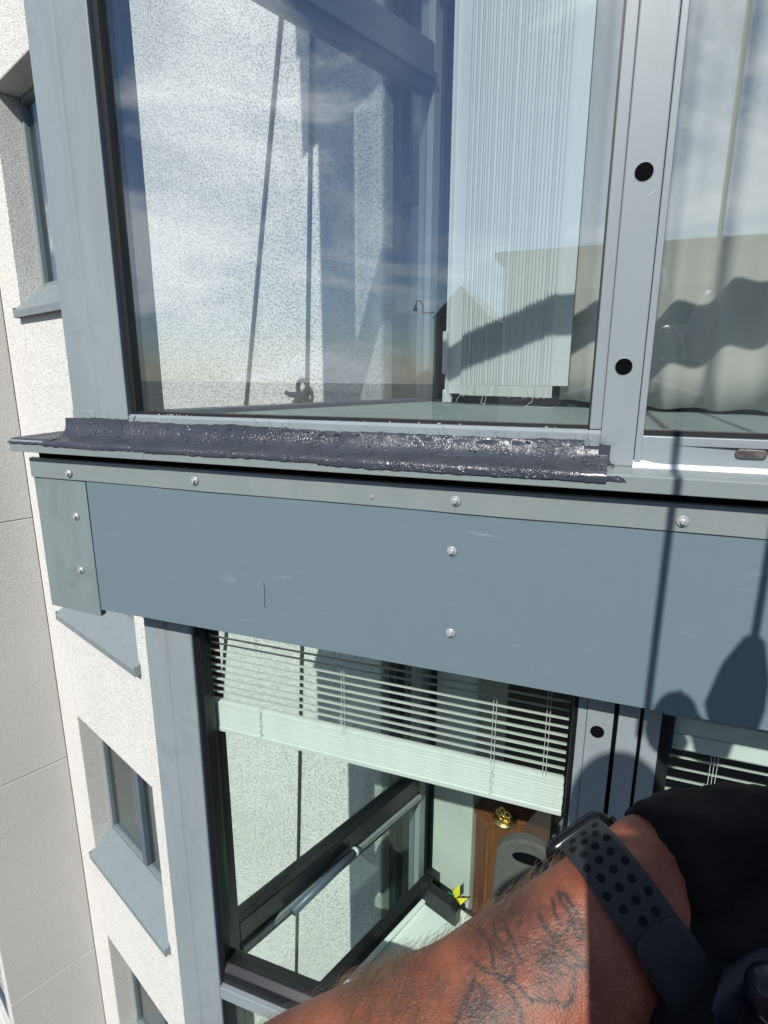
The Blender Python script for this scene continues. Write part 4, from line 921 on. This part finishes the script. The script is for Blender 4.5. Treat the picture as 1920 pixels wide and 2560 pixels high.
for pts, r in fing:
    mb = MB(); cp = catmull(pts, 5); rr = [r * (1 + .10 * math.cos(k / len(cp) * 6 * math.pi)) * (1 if k < len(cp) - 2 else .82) for k in range(len(cp))]
    mb.tube(cp, rr, 16); mb.ball(cp[-1], rr[-1] * 1.0, 14, 10); fm = remesh(mb, .0022, 3)
    for v in fm.vertices: v.co += v.normal * .0007 * mnoise.noise(v.co * 190)
    fm.materials.append(MT['nitrile']); obj('glove_finger', fm, None, person)
# held cord
tag(obj('cord', MB().tube(catmull([HP(.118, -.232, .238), HP(.130, -.219, .236), HP(.145, -.2125, .234), HP(.156, -.2115, .232)]), .0008, 8), 'cord_white', smooth=True), 'thin white cord hanging from the gloved hand', 'cord')
tl = thing('tool_handle', 'dark padded tool handle held under the black glove', 'tool')
obj('handle', MB().tube(catmull([HP(.172, -.190, .245), HP(.145, -.205, .243), HP(.120, -.232, .241), HP(.105, -.265, .240)]), lerpr([.010, .0125, .0125, .012]), 16), 'nitrile', tl, smooth=True)
tb_ = thing('rope_grab', 'dull grey rope clamp hanging under the gloved fingers', 'climbing gear')
obj('shaft', MB().tube(catmull([HP(.178, -.208, .240), HP(.172, -.226, .238), HP(.160, -.258, .236)]), lerpr([.009, .0115, .0115]), 16), 'alu_device', tb_, smooth=True)
# phone in the other hand, just behind the lens
ph = thing('phone', 'black phone held up by the climber behind the picture', 'phone')
def PF(a, b, z): return HP(a, z, b)
obj('phone_body', B(.0085, .082, -.016, -.006, -.150, .012, fr=PF), 'black_plastic', ph, bevel=.003)
obj('screen', B(.012, .079, -.0170, -.0161, -.146, .008, fr=PF), 'watch_glass', ph)

# clothing and helmet
sh = MB()
sh.tube(catmull([PEL + V((0, 0, -.02)), PEL + V((0, .03, .2)), V((.11, -1.24, -.26)), V((.11, -1.22, -.14)), V((.11, -1.225, -.08))]), lerpr([.165, .158, .178, .162, .085]), 28, ell=lerpr([.74, .70, .68, .62, .9]), axes=(V((1, 0, 0)), V((0, 1, 0))))
sh.tube([LS.lerp(E_, .22), LS, V((.11, -1.20, -.08)), RS, RS + V((.02, .02, -.12))], [.066, .069, .093, .069, .066], 20)
sm_ = remesh(sh, .008, 3); sm_.materials.append(MT['shirt']); obj('shirt', sm_, None, person)
tr_ = MB()
for s in (-1, 1):
    hp_ = PEL + V((s * .09, 0, -.06)); kn_ = V((.12 + s * .17, -.93, -.98)); an = V((.12 + s * .16, -.86, -1.40))
    tr_.tube(catmull([hp_ + V((0, 0, .05)), hp_.lerp(kn_, .5), kn_, kn_.lerp(an, .4), an.lerp(kn_, .1)]), lerpr([.105, .090, .070, .068, .056]), 20)
tm_ = remesh(tr_, .01, 3); tm_.materials.append(MT['trousers']); obj('trousers', tm_, None, person)
hm = MB(); vs = []; n1, n2 = 28, 9
for j in range(n2 + 1):
    th = math.pi * .5 * j / n2 * 1.05
    for k in range(n1): ph = 2 * math.pi * k / n1; vs.append(HD + V((math.sin(th) * math.cos(ph) * .100, math.sin(th) * math.sin(ph) * .122, .03 + math.cos(th) * .115)))
hm.add(vs, [(j * n1 + k, j * n1 + (k + 1) % n1, (j + 1) * n1 + (k + 1) % n1, (j + 1) * n1 + k) for j in range(n2) for k in range(n1)])
ho_ = obj('helmet', hm, 'helmet', person, smooth=True); ho_.modifiers.new('s', 'SOLIDIFY').thickness = .006

# ------------------------------------------------------------------ wrist watch
watch = thing('wrist_watch', 'black watch with perforated rubber strap on the tattooed wrist', 'watch')
uw = -.0065; ra, rc = .0357, .0357 * .80 + .0010
def ring_pt(th, u, k=0.):     # th: 0 towards the camera side, 90 deg towards bb
    return W_ - ax * u + bb * ((ra + k) * math.sin(th)) + cc * ((rc + k) * math.cos(th))
def band(th0, th1, w0, w1, k0, k1, n=60, round_end=0.):
    mb = MB(); vs = []
    for i in range(n + 1):
        th = th0 + (th1 - th0) * i / n; e = 1.
        if round_end:
            dd = (n - i) / n * abs(th1 - th0) * .034
            if dd < round_end: e = math.sqrt(max(0, 1 - ((round_end - dd) / round_end) ** 2)) * .6 + .4 * (1 if i < n else .6)
        for kk in (k0, k1):
            for s in (-1, -.82, .82, 1): vs.append(ring_pt(th, uw + s * (w0 + (w1 - w0) * i / n) * e, kk - (.0006 if kk == k1 and abs(s) == 1 else 0)))
    fs = []
    for i in range(n):
        o = i * 8; q = o + 8
        for j in range(3): fs += [(o + j, q + j, q + j + 1, o + j + 1), (o + 4 + j, o + 5 + j, q + 5 + j, q + 4 + j)]
        fs += [(o, o + 4, q + 4, q), (o + 3, q + 3, q + 7, o + 7)]
    fs += [(0, 1, 2, 3, 7, 6, 5, 4), tuple(n * 8 + j for j in (4, 5, 6, 7, 3, 2, 1, 0))]
    return mb.add(vs, fs)
strap = obj('strap', band(R(104), R(-215), .0122, .0122, .0, .0026), 'strap_rubber', watch, smooth=False)
obj('strap_flap', band(R(-95), R(-12), .0124, .0124, .0027, .0050, round_end=.008), 'strap_rubber', watch)
holes = []
for r_ in range(8):
    th = R(66 - r_ * 10.5)
    for s in (-1, 0, 1):
        off = (.0068 * s + (.0016 if r_ % 2 else -.0010)); p = ring_pt(th, uw + off, .0026); n_ = (bb * math.sin(th) / ra + cc * math.cos(th) / rc).normalized()
        if r_ == 7 and s == 1: continue
        hb = MB().disc(p - n_ * .0004, n_, .00185, .0006, 16); hl_ = obj('perforation', hb, 'strap_hole', strap)
case_th = R(134)
cp = ring_pt(case_th, uw, .0045); nn = (bb * math.sin(case_th) / ra + cc * math.cos(case_th) / rc).normalized(); tt = ax.cross(nn).normalized()
def rbox(c, hw, hl, h0, h1, r, n=7, inset=0.):
    pts = []
    for q, (sx, sy) in enumerate(((1, 1), (-1, 1), (-1, -1), (1, -1))):
        for k in range(n + 1): a_ = q * math.pi / 2 + math.pi / 2 * k / n; pts.append((sx * (hw - r) + r * math.cos(a_), sy * (hl - r) + r * math.sin(a_)))
    m = len(pts); vs = []
    prof_ = [(h0, .80), (h0 + .0018, .95), ((h0 + h1) / 2, 1.), (h1 - .0018, .96), (h1, .84)]
    for h, s in prof_:
        vs += [c + tt * x * s + ax * y * s + nn * h for x, y in pts]
    fs = [tuple(range(m))[::-1], tuple(range((len(prof_) - 1) * m, len(prof_) * m))]
    for j in range(len(prof_) - 1): fs += [(j * m + k, j * m + (k + 1) % m, (j + 1) * m + (k + 1) % m, (j + 1) * m + k) for k in range(m)]
    return MB().add(vs, fs)
obj('case', rbox(cp, .0180, .0205, -.003, .0045, .008), 'watch_metal', watch, smooth=True)
obj('display_glass', rbox(cp + nn * .0048, .0165, .0190, -.001, .0014, .007), 'watch_glass', watch, smooth=True)
obj('crown', MB().disc(cp + ax * .0205 + tt * .006 + nn * .001, ax, .0034, .0026, 18), 'watch_metal', watch, bevel=.0005)
